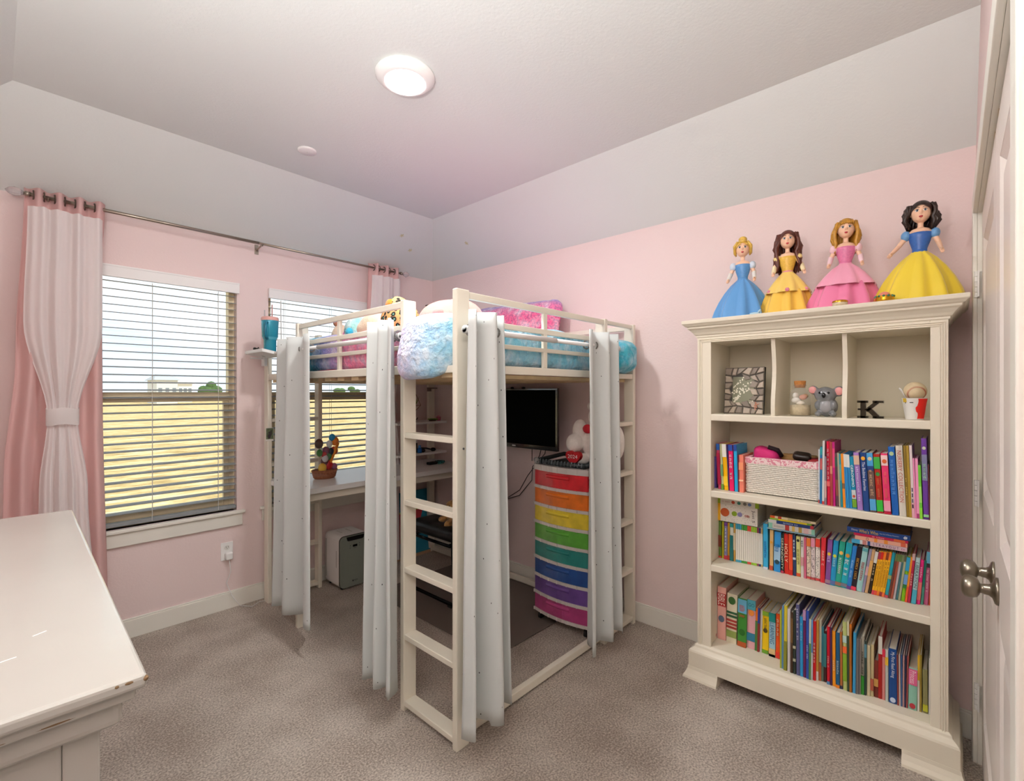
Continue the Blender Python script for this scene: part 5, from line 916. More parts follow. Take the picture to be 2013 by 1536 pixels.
('L', 2.46, 0.1453, 0.0047, 0.2061, 0.0058, 0.23, 'b88a88', 'thin rose grey', (), None, None),
('L', 2.46, 0.14, 0.0047, 0.2076, 0.0121, 0.23, '2f2f4a', 'thin ink blue', (), None, None),
('L', 2.4606, 0.1348, 0.0046, 0.2088, 0.0183, 0.23, '9a4a48', 'thin cedar red', (), None, None),
('L', 2.4613, 0.1179, 0.0261, 0.1655, 0.0159, 0.2, '8fc4ae', 'mint green', ((0.6, 0.97, 'e06a94'),), ('Princess', 'f6dce6', 0.64, 0.94, 0.9), (0.1, 'b83a44')),
('L', 2.4677, 0.0999, 0.0059, 0.2209, 0.0042, 0.22, 'e0b42c', 'thin golden', ((0, 0.55, 'e8e4d8'),), None, None),
('L', 2.4677, 0.093, 0.0061, 0.223, 0.0012, 0.22, '9a8434', 'thin khaki', (), None, None),
('L', 2.4688, 0.0792, 0.0148, 0.1706, -0.0074, 0.2, '8e8a5c', 'olive grey', ((0.05, 0.2, 'b8b834'),), None, None),
('L', 2.4699, 0.0676, 0.0046, 0.219, 0.0035, 0.22, 'd8d4ce', 'thin bone white', (), None, None),
]
# ================================================================ BOOKCASE
bc = thing('bookcase', 'tall cream painted bookcase with a moulded cornice full of children\'s books', 'bookcase', (0, 0, 0))
FX, BKX, Y0, Y1, IY0, IY1 = 2.40, 2.715, .012, .944, .063, .877
def molding(prof, name, xf=FX, y0=Y0, y1=Y1, caps=True):
    b = MB(); vs = []
    for o_, z in prof: vs += [(BKX, y1+o_, z), (xf-o_, y1+o_, z), (xf-o_, y0-o_, z), (BKX, y0-o_, z)]
    fs = []
    for j in range(len(prof)-1):
        for k in range(4): c_ = (k+1) % 4; fs.append((4*j+k, 4*j+c_, 4*j+4+c_, 4*j+4+k))
    n_ = 4*(len(prof)-1); fs += [(3, 2, 1, 0), (n_, n_+1, n_+2, n_+3)]; b.add(vs, fs); return b.build(name, CREAM, bc, bevel=.0015, seg=1)
box('side_panel', CREAM, FX+.012, BKX, Y0, IY0-.01, .10, 1.70, bc, .003); box('side_panel', CREAM, FX+.012, BKX, IY1+.01, Y1, .10, 1.70, bc, .003)
box('back_panel', M('d9d2bc', .5), 2.70, 2.712, IY0-.01, IY1+.01, .12, 1.70, bc)
b = MB()
for ya, yb in ((Y0, IY0), (IY1, Y1)):
    b.box(FX-.002, FX+.014, ya, yb, .14, 1.70)
b.box(FX-.002, FX+.014, IY0, IY1, 1.672, 1.70); b.box(FX-.002, FX+.014, IY0, IY1, .125, .168)
b.build('face_frame', CREAM, bc, bevel=.002)
b = MB()
for q in (.004, .011, .018):                          # raised beads mitred round the frame
    w_ = .0035
    for ya in (Y0+q+.004, Y1-q-w_-.004): b.box(FX-.006+.0006*q*100, FX-.001, ya, ya+w_, .15+q, 1.694-q)
    b.box(FX-.006+.0006*q*100, FX-.001, Y0+q+.004, Y1-q-.004, 1.694-q-w_, 1.694-q)
b.build('frame_bead', CREAM, bc, bevel=.001, seg=1)
for z in (1.318, .941, .5755): box('shelf', CREAM, FX, 2.70, IY0-.01, IY1+.01, z-.033, z, bc, .004)
box('shelf', CREAM, FX, 2.70, IY0-.01, IY1+.01, .14, .17, bc, .003)
box('top_board', CREAM, FX+.014, 2.70, IY0-.01, IY1+.01, 1.672, 1.69, bc)
for yc in (.6055, .3345):
    b = MB(); n_ = 14; vs = []
    for side in (-.0085, .0085):
        for j in range(n_+1):
            z = 1.318 + .354*j/n_; xw = 2.408 + .010*(1-cos(2*pi*j/n_)) - .012*sin(2*pi*j/n_)*.6 + .01; vs += [(xw, yc+side, z), (2.70, yc+side, z)]
    m_ = 2*(n_+1); fs = []
    for j in range(n_): a_ = 2*j; fs += [(a_, a_+1, a_+3, a_+2), (m_+a_, m_+a_+2, m_+a_+3, m_+a_+1), (a_, a_+2, m_+a_+2, m_+a_)]
    fs += [(0, m_, m_+1, 1)]; b.add(vs, fs); b.build('divider', CREAM, bc)
molding([(.0, 1.695), (.006, 1.70), (.006, 1.708), (.012, 1.712), (.018, 1.722), (.030, 1.736), (.038, 1.742), (.038, 1.750), (.046, 1.753), (.052, 1.760), (.058, 1.765), (.059, 1.780), (.056, 1.782)], 'cornice')
molding([(.0, .168), (.010, .160), (.012, .150), (.018, .146), (.030, .136), (.033, .128), (.033, .052), (.0, .052)], 'plinth')
for ya, yb in ((Y0-.035, .145), (.835, Y1+.035)):
    b = MB(); pr = [(.034, .056), (.036, .042), (.044, .024), (.052, .010), (.054, 0)]; vs = []
    for o_, z in pr: vs += [(FX+.06, ya+.0, z), (FX-o_, ya-(o_-.034 if ya < .4 else 0), z), (FX-o_, yb+(o_-.034 if ya > .4 else 0), z), (FX+.06, yb, z)]
    fs = []
    for j in range(4):
        for k in range(4): c_ = (k+1) % 4; fs.append((4*j+k, 4*j+4+k, 4*j+4+c_, 4*j+c_))
    fs += [(0, 1, 2, 3), (19, 18, 17, 16)]; b.add(vs, fs)
    yo = Y0-.04 if ya < .4 else Y1+.01
    b.box(FX+.06, BKX, yo, yo+.03, 0, .056); b.build('foot', CREAM, bc)
# ---------------------------------------------------------------- the books
PAGE = M('d9d2c2', .9, var=.06, vscale=200)
ROWN = {'U': 'upper', 'M': 'middle', 'L': 'lowest'}
def cover(h): return M(h, .38, 0, .4)
ORD = ('first', 'second', 'third', 'fourth')
def book_mesh(root_name, t, h, d, col, parent=None):
    """cover (spine and boards) as the thing's own mesh; pages as a part"""
    b = MB(); bt = min(.0018, t*.22); sp = .003
    if t > .009:
        n_ = 4; vs = []
        for z in (0, h):                                    # slightly rounded spine
            vs += [(sp*.9 - .0022*sin(pi*(k/n_)), -t/2 + t*k/n_, z) for k in range(n_+1)] + [(sp, t/2, z), (sp, -t/2, z)]
        m_ = n_+3; b.add(vs, [tuple(range(m_-1, -1, -1)), tuple(range(m_, 2*m_))] + [(k, (k+1) % m_, m_+(k+1) % m_, m_+k) for k in range(m_)])
    else: b.box(0, sp, -t/2, t/2, 0, h)
    b.box(sp, d, -t/2, -t/2+bt, 0, h); b.box(sp, d, t/2-bt, t/2, 0, h)
    o = b.build(root_name, cover(col), parent)
    pg = MB(); pg.box(sp, d-.003, -t/2+bt, t/2-bt, .002, h-.0025); pg.build('pages', PAGE, o)
    return o
for row, x, y, t_, h, lean, dep, col, desc, bands, txt, emb in BOOKS:
    o = book_mesh('book', t_, h, dep, col); sh = {'U': .941, 'M': .5755, 'L': .17}[row]
    o.location = (x, y, sh + t_/2*abs(sin(lean)) + .0004); o.rotation_euler = (lean, 0, 0)
    wd = desc.split(); num = ''
    if wd[0] in ORD: num = ', ' + wd[0] + ' from the bed'; wd = wd[1:]
    lab = ' '.join(wd) + ' book' + ((' titled ' + txt[0].lower()) if txt and txt[0][0] != '~' else '') + ' on the ' + ROWN[row] + ' book shelf' + num
    tag(o, lab, 'book', 'books on the %s bookcase shelf' % ROWN[row])
    fx = -.0026 if t_ > .009 else -.0006
    for f0, f1, c_ in bands:
        e_ = t_/2+.0001; box('spine_band', cover(c_), fx, .002, -e_, e_, max(.0003, f0*h), min(h-.0002, f1*h), o)
    if emb and t_ > .008:
        r_ = t_*.36; MB().lathe([(r_, 0), (r_*.9, .0012), (.001, .0014)], 14, T(fx+.0002, 0, emb[0]*h) @ RY(-pi/2), sx=1.15).build('emblem', cover(emb[1]), o)
    if 'spotted' in desc:
        sb = MB(); rd = random.Random(int(y*1e4))
        for q in range(46): yy, zz_ = rd.uniform(-t_/2+.0015, t_/2-.0015), rd.uniform(.05, .78)*h; sb.box(fx-.0003, .0, yy-.0007, yy+.0007, zz_-.0008, zz_+.0008)
        sb.build('speckle', cover('3a3634'), o)['kind'] = 'stuff'
    if txt:
        s_, c_, f0, f1 = txt[:4]; sc = txt[4] if len(txt) > 4 else .8
        m_ = T(fx-.0006, 0, (f0+f1)/2*h) @ (FLAT if s_ in ('GO', 'mia', 'Ms.') else DOWN)
        if s_[0] == '~': strokes(int(s_[1:]), cover(c_), o, m_, (f1-f0)*h, t_*min(.7, .5*sc+.12), int(x*1e4))
        elif s_ == 'GO': text(s_, cover(c_), o, m_, t_*.75, (f1-f0)*h*.5)
        else: text(s_, cover(c_), o, m_, (f1-f0)*h, t_*min(.78, .62*sc+.12), 'title', 2.2)
# spots on the three spotted spines
# ---------------------------------------------------------------- books lying on the others
def flat_book(label, x, y0, y1, z0, z1, dep, col, bands=(), txt=None, rz=0, top=None, name='book', cat='book', grp=None):
    w_ = y0-y1; h = z1-z0; b = MB(); bt = min(.0016, h*.2)
    b.box(0, .003, -w_/2, w_/2, 0, h); b.box(.003, dep, -w_/2, w_/2, 0, bt); b.box(.003, dep, -w_/2, w_/2, h-bt, h)
    o = b.build(name, cover(col)); pg = MB(); pg.box(.003, dep-.003, -w_/2+.003, w_/2-.003, bt, h-bt); pg.build('pages', PAGE, o)
    o.location = (x, (y0+y1)/2, z0); o.rotation_euler = (0, 0, rz)
    for f0, f1, c_ in bands: box('spine_band', cover(c_), -.0006, .002, w_/2-f1*w_, w_/2-f0*w_, -.0001, h+.0001, o)
    if top: box('front_cover', top, .002, dep-.002, -w_/2+.002, w_/2-.002, h, h+.0006, o)
    for s_, c_, f0, f1, hh in (txt or ()): (strokes(int(s_[1:]), cover(c_), o, T(-.0011, w_/2-(f0+f1)/2*w_, h*.5) @ FLAT, (f1-f0)*w_, h*hh*.8) if s_[0] == '~' else text(s_, cover(c_), o, T(-.0011, w_/2-(f0+f1)/2*w_, h*.5) @ FLAT, (f1-f0)*w_, h*hh, 'title', 1.6))
    return tag(o, label, cat, grp)
G1, G2, G3 = 'boxed sets lying over the slim white books', 'books lying over the middle row', 'books lying under the blue who\'s who'
sp_ = M('e3dfd4', .5)
bx1 = flat_book('big speckled white boxed set lying on the slim white books', 2.523, .891, .700, .769, .857, .165, 'e6e2d8', [(0, .085, 'e8b020')], [('~9', 'c05a54', .70, .80, .22), ('~12', 'c05a54', .68, .82, .1)], name='boxed_set', cat='boxed set', grp=G1)
for k, (f_, r_, c_) in enumerate(((.20, .0215, 'c0582c'), (.44, .0125, '8fae2c'), (.575, .0115, '8e88b8'))): MB().lathe([(r_, 0), (r_, .0012)], 20, T(.0, .0955-f_*.191, .046) @ RY(-pi/2)).build('emblem', cover(c_), bx1)
b = MB(); rnd = random.Random(3)
for k in range(90): yy = rnd.uniform(-.09, .076); zz = rnd.uniform(.004, .084); b.box(-.0006, .0, yy-.0009, yy+.0009, zz-.0009, zz+.0009)
b.build('speckle', cover('8a8478'), bx1)['kind'] = 'stuff'
text('Just 5', cover('3a3a34'), bx1, T(-.0012, .0955-.9*.191, .046) @ DOWN, .06, .016)
bx2 = flat_book('slim white and lime boxed set lying on the speckled one', 2.521, .889, .692, .858, .884, .165, 'e2ded2', [(0, .075, '9ab82a'), (.91, 1, '9ab82a')], [('~8', 'c8a8a0', .11, .32, .4)], name='boxed_set', cat='boxed set', grp=G1)
for f_, c_ in ((.39, 'c8482c'), (.53, '3f8a7a'), (.67, '8a8478'), (.78, '6a86b8')): MB().ball((-.0002, .0985-f_*.197, .013), (.0008, .009, .008), 10, 6).build('emblem', cover(c_), bx2)
z = .7755
for lab, y0, y1, h, c_, bands, txt in (
    ('thin blue grey book at the bottom of the pile over the middle row', .652, .455, .005, '8fb4c4', [], None),
    ('mint and white book in the pile over the middle row', .646, .457, .0245, 'd8d6cf', [(0, .085, '8fd0b8'), (.93, 1, '8fd0b8'), (.37, .46, 'b83a34'), (.52, .58, 'd8b860'), (.66, .73, 'b89a48'), (.77, .87, 'e0c0c0')], [('~6', 'a8a49c', .12, .34, .5)]),
    ('navy and white book in the pile over the middle row', .647, .461, .0155, '24407c', [(0, .19, 'e2e2e0'), (.93, 1, 'b0303a')], [('~13', 'b8c4dc', .34, .66, .55)]),
    ('lime and yellow book in the pile over the middle row', .640, .469, .0075, 'e8cf28', [(0, .22, '8abf3a'), (.9, 1, '7ab030')], None),
    ('orange and cream book topping the pile over the middle row', .638, .452, .0105, 'e6d9b4', [(0, .11, 'e8662a'), (.18, .26, 'b8402a'), (.4, .62, 'c8c090')], [('~9', '8a7a54', .64, .9, .5)])):
    flat_book(lab, 2.503+random.uniform(-.004, .006), y0, y1, z, z+h, .165, c_, bands, txt, random.uniform(-.01, .015), M('6a6248', .5, var=.4, vscale=30) if 'topping' in lab else None, grp=G2); z += h+.0009
z = .7800; COLLAGE = M('6a5640', .5, var=.55, vscale=55)
for lab, y0, y1, h, c_, bands, txt, tp in (
    ('pale pink book with purple letters at the bottom under the who\'s who book', .320, .136, .0175, 'dcc4cc', [(0, .16, '4ab0dc'), (.16, .2, 'd8e0e0'), (.21, .28, 'd08a84'), (.30, .35, '2f4f8a')], [('S T R A Y O U T', '7a3478', .40, .86, .6), ('~2', 'b03a78', .9, .97, .5)], None),
    ('peach book with orange fruit marks in the pile under the who\'s who book', .308, .135, .0155, 'f0b49c', [(.38, .44, 'f09a3c'), (.57, .64, 'f09a3c'), (.88, .97, 'e06a4a')], [('O', '2a2a2a', .22, .27, .8)], None),
    ('thin crimson book directly under the who\'s who book', .312, .133, .0105, 'c8204c', [(.75, .95, 'e06a3a')], [('~9', 'f0b8c8', .35, .58, .5)], None),
    ('thick blue book lettered Who\'s Who on top of its pile', .336, .126, .0215, '1d4a96', [], [('Disney', 'dfe8f4', .075, .18, .5), ("Who's Who", 'f2cf2c', .2, .51, .72), ('Your A-Z of Disney Characters', 'dfe8f4', .53, .83, .3)], COLLAGE)):
    o = flat_book(lab, 2.500, y0, y1, z, z+h, .19, c_, bands, txt, random.uniform(-.012, .012), tp, grp=G3); z += h+.0009
b = MB(); b.add([(-.0012, -.087, .004), (-.0012, -.095, .006), (-.0012, -.096, .014), (-.0012, -.088, .017), (-.0012, -.083, .009)], [(0, 1, 2, 3, 4)]); b.build('logo', cover('dfe8f4'), o)
# ---------------------------------------------------------------- basket on the upper shelf
bk_ = thing('woven_basket', 'white woven basket with a pink zebra liner on the upper shelf', 'basket', (2.475, .588, .941))
by, bd, bh = .146, .19, .172
b = MB()
def ring(z0, z1, t0, o_=0): b.box(-o_, t0, -by-o_, by+o_, z0, z1); b.box(bd-t0, bd+o_, -by-o_, by+o_, z0, z1); b.box(t0, bd-t0, -by-o_, -by+t0, z0, z1); b.box(t0, bd-t0, by-t0, by+o_, z0, z1)
ring(0, .145, .004); b.box(0, bd, -by, by, 0, .004); b.build('core', M('ded8cc', .8), bk_)
b = MB()
for r_ in range(16):
    z_ = .004 + .0088*r_; n_ = 44; pts = []
    b.tube([(-.002 + .0022*(1 if (k+r_) % 2 else -1), -by+.002 + (2*by-.004)*k/n_, z_+.004) for k in range(n_+1)], .0042, 5)
    b.tube([(bd*k/22, -by-.001 - .0022*(1 if (k+r_) % 2 else -1), z_+.004) for k in range(23)], .0042, 5); b.tube([(bd*k/22, by+.001 + .0022*(1 if (k+r_) % 2 else -1), z_+.004) for k in range(23)], .0042, 5)
wv = b.build('weave', M('e6e1d6', .75), bk_); wv['kind'] = 'stuff'
def zebra():
    m = bpy.data.materials.new('zebra_cloth'); m.use_nodes = True; t = m.node_tree; p = t.nodes['Principled BSDF']; p.inputs['Roughness'].default_value = .9; tc = t.nodes.new('ShaderNodeTexCoord')
    w_ = t.nodes.new('ShaderNodeTexWave'); w_.inputs['Scale'].default_value = 55; w_.inputs['Distortion'].default_value = 9; w_.inputs['Detail'].default_value = 1; w_.inputs['Detail Scale'].default_value = 1.2; t.links.new(tc.outputs['Object'], w_.inputs['Vector'])
    r = t.nodes.new('ShaderNodeValToRGB'); r.color_ramp.elements[0].color = (*lin('d98a9a'), 1); r.color_ramp.elements[1].color = (*lin('f0d8d6'), 1); r.color_ramp.elements[0].position = .3; r.color_ramp.elements[1].position = .55
    t.links.new(w_.outputs['Fac'], r.inputs[0]); t.links.new(r.outputs[0], p.inputs['Base Color']); return m
b = MB(); ring(.143, bh, .004, .007); ring(.168, bh+.001, .010, .0); b.build('liner', zebra(), bk_, bevel=.002)
pch = thing('pink_pouch', 'hot pink and black mesh pouch poking out of the woven basket', 'pouch', (2.56, .665, 1.07))
MB().add(*rbox((0, 0, .035), (.05, .055, .05), .03, 8, lambda w_, n_: w_ + Vector((0, 0, .012*(w_.y/.05))))).build('body', M('d8307a', .7, bump=.4, bscale=150), pch, True); MB().tube([(-.03, -.01, .092), (-.02, -.05, .08), (0, -.062, .05)], .01, 8).build('flap', M('2a1c22', .6), pch, True)
brs = tag(MB().add(*rbox((0, 0, 0), (.03, .037, .017), .016, 8)).build('hair_brush', M('2a211c', .3), None, True), 'dark oval hairbrush back resting on the woven basket', 'brush'); brs.location = (2.545, .515, 1.128); brs.rotation_euler = (.1, -.2, .1)
rp = tag(MB().add(*rbox((0, 0, 0), (.05, .03, .012), .011, 6)).build('red_purse', M('9a2028', .6), None, True), 'dark red cloth item at the basket end nearest the bookrow', 'purse'); rp.location = (2.57, .462, 1.108)
b_ = tag(box('pencil_case', M('b8935a', .7), 2.60, 2.66, .47, .62, 1.05, 1.125, None, .008), 'tan case standing behind the brush inside the woven basket', 'case')
# ---------------------------------------------------------------- ornaments in the cubbies
pf = thing('picture_frame', 'silver mosaic picture frame with white pressed flowers in the first cubby', 'picture frame', (2.515, .765, 1.3185), 0); pf.rotation_euler = (0, radians(6), radians(-4))
FW, FH = .094, .232
box('backing', M('3a3630', .6), .002, .018, -FW, FW, 0, FH, pf)
rnd = random.Random(12); nx_, nz_ = 6, 7; P_ = {}
for i in range(nx_+1):
    for j in range(nz_+1):
        jx = 0 if i in (0, nx_) else rnd.uniform(-.010, .010); jz = 0 if j in (0, nz_) else rnd.uniform(-.010, .010)
        P_[i, j] = (-FW + 2*FW*i/nx_ + jx + (0 if i in (0, nx_) else .006*((j % 2)*2-1)), FH*j/nz_ + jz)
tc_ = [M(h, .2, .25, .6) for h in ('a0968a', 'b8ac9e', '8f857a', 'c4b8a8')]
for i in range(nx_):
    for j in range(nz_):
        q = [P_[i, j], P_[i+1, j], P_[i+1, j+1], P_[i, j+1]]; cx = sum(p[0] for p in q)/4; cz = sum(p[1] for p in q)/4
        if -.052 < cx < .046 and .052 < cz < .182: continue
        q2 = [(cx+(p[0]-cx)*.9, cz+(p[1]-cz)*.9) for p in q]; q3 = [(cx+(p[0]-cx)*.72, cz+(p[1]-cz)*.72) for p in q]; tl = MB()
        tl.add([(.002, -a, c) for a, c in q2] + [(-.004, -a, c) for a, c in q3], [(4, 5, 6, 7)] + [(k, (k+1) % 4, 4+(k+1) % 4, 4+k) for k in range(4)]); tl.build('tile', tc_[(i*3+j*5) % 4], pf)
box('picture', M('7f806a', .5), -.0005, .003, -.048, .054, .050, .185, pf)
b = MB()
for br_, (y0, z0, y1, z1) in enumerate(((.045, .11, -.03, .155), (.048, .13, .0, .18), (.048, .10, -.03, .125), (.045, .075, -.01, .115), (.048, .06, .02, .085), (.0, .057, -.04, .062))):
    for k in range(13 if br_ < 5 else 5):
        f_ = k/12 if br_ < 5 else k/4; b.ball((-.0015, lerp(y0, y1, f_)+rnd.uniform(-.007, .007), lerp(z0, z1, f_)+rnd.uniform(-.006, .006)), (.0015, .0042, .0042), 6, 4)
b.build('flower', M('e6e2d0', .7), pf); b = MB(); b.tube([(-.005, -.066, .03), (-.005, -.06, .06)], .002, 5); b.tube([(-.005, -.075, .05), (-.005, -.055, .045), (-.005, -.06, .02)], .002, 5); b.build('starfish', M('c88a70', .6), pf)
GLS = M('f4faf6', .03, 0, .5, trans=1)
jr = thing('shell_jar', 'corked glass jar of sand and seashells beside the koala', 'jar', (2.52, .518, 1.3185))
MB().lathe([(.038, 0), (.042, .004), (.0425, .098), (.036, .115), (.022, .124), (.0215, .134), (.025, .137), (.0245, .142)], 28, cap=False).build('glass', sheer_mat('eef4ee', .82), jr, True)
MB().lathe([(.0405, .003), (.0405, .048), (.001, .052)], 24).build('sand', M('c8b694', .9, var=.15, vscale=90), jr, True)
for k, (h, c_, r_) in enumerate((('e8e4dc', (-.015, .012, .07), (.02, .02, .014)), ('d89a84', (-.018, -.016, .085), (.014, .016, .012)), ('b98a54', (.005, -.02, .09), (.018, .012, .010)), ('e6ded0', (-.02, -.006, .058), (.014, .018, .010)), ('f2eee6', (-.01, .016, .092), (.016, .012, .014)), ('cfa88c', (.01, .01, .062), (.016, .016, .010)))): MB().ball(c_, r_, 10, 7).build('shell', M(h, .5), jr, True)
MB().lathe([(.019, .128), (.023, .142), (.024, .158), (.022, .160)], 20).build('cork', M('b9793c', .8, var=.25, vscale=120), jr, True)
GRC = M('7a7d80', .15, 0, .6, var=.18, vscale=40, coat=.6)
ko = plush('koala_figurine', 'glossy grey ceramic koala figurine with pink ears', (2.51, .412, 1.3185), [((0, 0, .045), (.036, .043, .046)), ((-.008, .004, .095), (.037, .042, .037)), ((-.005, .05, .118), (.011, .02, .02)), ((-.005, -.045, .112), (.011, .022, .024)), ((-.026, .028, .012), (.02, .014, .012)), ((-.026, -.028, .012), (.02, .014, .012)), ((-.03, .03, .05), (.012, .012, .02)), ((-.03, -.03, .05), (.012, .012, .02))], GRC,
           [('ear_lining', M('e09a96', .3), [((-.0135, .052, .118), (.005, .0155, .016)), ((-.0135, -.047, .112), (.005, .016, .018))]), ('nose', M('0e0e10', .15, coat=.5), [((-.046, .004, .094), (.007, .008, .012))]), ('eye', M('0c0c0e', .1), [((-.041, .020, .105), (.004, .005, .005)), ((-.041, -.013, .105), (.004, .005, .005))]), ('belly', M('9a9a9c', .2), [((-.028, 0, .045), (.012, .026, .028))])], .004)
kl = MB(); ex = .012
def bar(a, b_, w_):
    a, b_ = Vector((0, *a)), Vector((0, *b_)); d_ = (b_-a).normalized(); n_ = Vector((0, -d_.z, d_.y))*w_/2; q = [a-n_, a+n_, b_+n_, b_-n_]
    kl.add([p + Vector((-ex, 0, 0)) for p in q] + [p + Vector((ex, 0, 0)) for p in q], [(0, 1, 2, 3), (7, 6, 5, 4), (0, 4, 5, 1), (1, 5, 6, 2), (2, 6, 7, 3), (3, 7, 4, 0)])
bar((.022, .0), (.022, .072), .018); bar((.012, .030), (-.026, .068), .014); bar((.006, .040), (-.026, .004), .017)
for z_ in (.004, .068): bar((.042, z_), (.006, z_), .009); bar((-.010, z_), (-.046, z_), .009)
bar((.040, .036), (.028, .036), .007)
ko_ = kl.build('letter_ornament', M('2a2417', .3, .6, var=.4, vscale=60), None); ko_.location = (2.48, .2547, 1.3185); tag(ko_, 'black metal letter K ornament standing in the last cubby', 'letter')
cu_ = thing('popcorn_cup', 'white tapered cup with a red printed shape holding a baseball', 'cup', (2.478, .112, 1.3185))
MB().lathe([(.027, 0), (.028, .002), (.040, .083), (.0405, .085), (.0385, .084), (.027, .006), (.001, .005)], 28, cap=False).build('body', M('e9e7e2', .4), cu_, True)
def onc(a_, z_, o_=.0006): r_ = .028 + .012*(z_-.002)/.081 + o_; return (-r_*cos(a_), -r_*sin(a_), z_)
rd = MB(); rd.grid(lambda u, v: onc(lerp(.30 + .12*sin(v*9)*.5 - .1*(.35 < v < .6), 1.35 + .05*sin(v*7), u), .004+.079*v), 10, 14); rd.build('red_print', M('de2418', .5), cu_, True)
yl = MB(); yl.grid(lambda u, v: onc(lerp(-1.05, -.62, u), lerp(.068, .084, v)), 5, 2); yl.build('beak_print', M('d8b43a', .5), cu_)
bk2 = MB(); bk2.grid(lambda u, v: onc(lerp(-.35, -.05, u), lerp(.066, .069, v)), 5, 1); bk2.grid(lambda u, v: onc(lerp(-.80, -.70, u), lerp(.064, .068, v)), 2, 1); bk2.build('eye_print', M('1c1c1c', .5), cu_)
ba = thing('baseball', 'scuffed cream baseball with red stitches sitting in the white cup', 'ball', (2.478, .110, 1.3185+.112))
MB().ball((0, 0, 0), .0365, 28, 20).build('leather', M('d9c6a0', .6, var=.12, vscale=35), ba, True)
b = MB(); R_ = .0366
for ax, op in ((Vector((-1, -.25, -.45)), .86), (Vector((1, .5, .6)), .7)):
    ax.normalize(); e1 = ax.cross(Vector((0, 0, 1))).normalized(); e2 = ax.cross(e1); cv_ = [(ax*cos(op) + (e1*cos(q*2*pi/54) + e2*sin(q*2*pi/54))*sin(op))*R_ for q in range(54)]
    for k in range(54):
        p_, q_ = cv_[k], cv_[(k+1) % 54]; n_ = p_.cross(q_-p_).normalized()*.0032; f_ = (q_-p_)*.4; b.tube([p_-n_-f_, p_*1.006, p_+n_-f_], .0007, 4)
b.build('stitch', M('b23428', .6), ba)
st_ = tag(MB().tube([(0, 0, 0), (-.002, .012, .03), (-.002, .02, .045), (-.002, .024, .05)], [.002, .002, .0035, .002], 8).build('plastic_spoon', M('e4e2de', .4), None, True), 'white plastic spoon leaning out of the white tapered cup', 'spoon'); st_.location = (2.47, .135, 1.3185+.075)
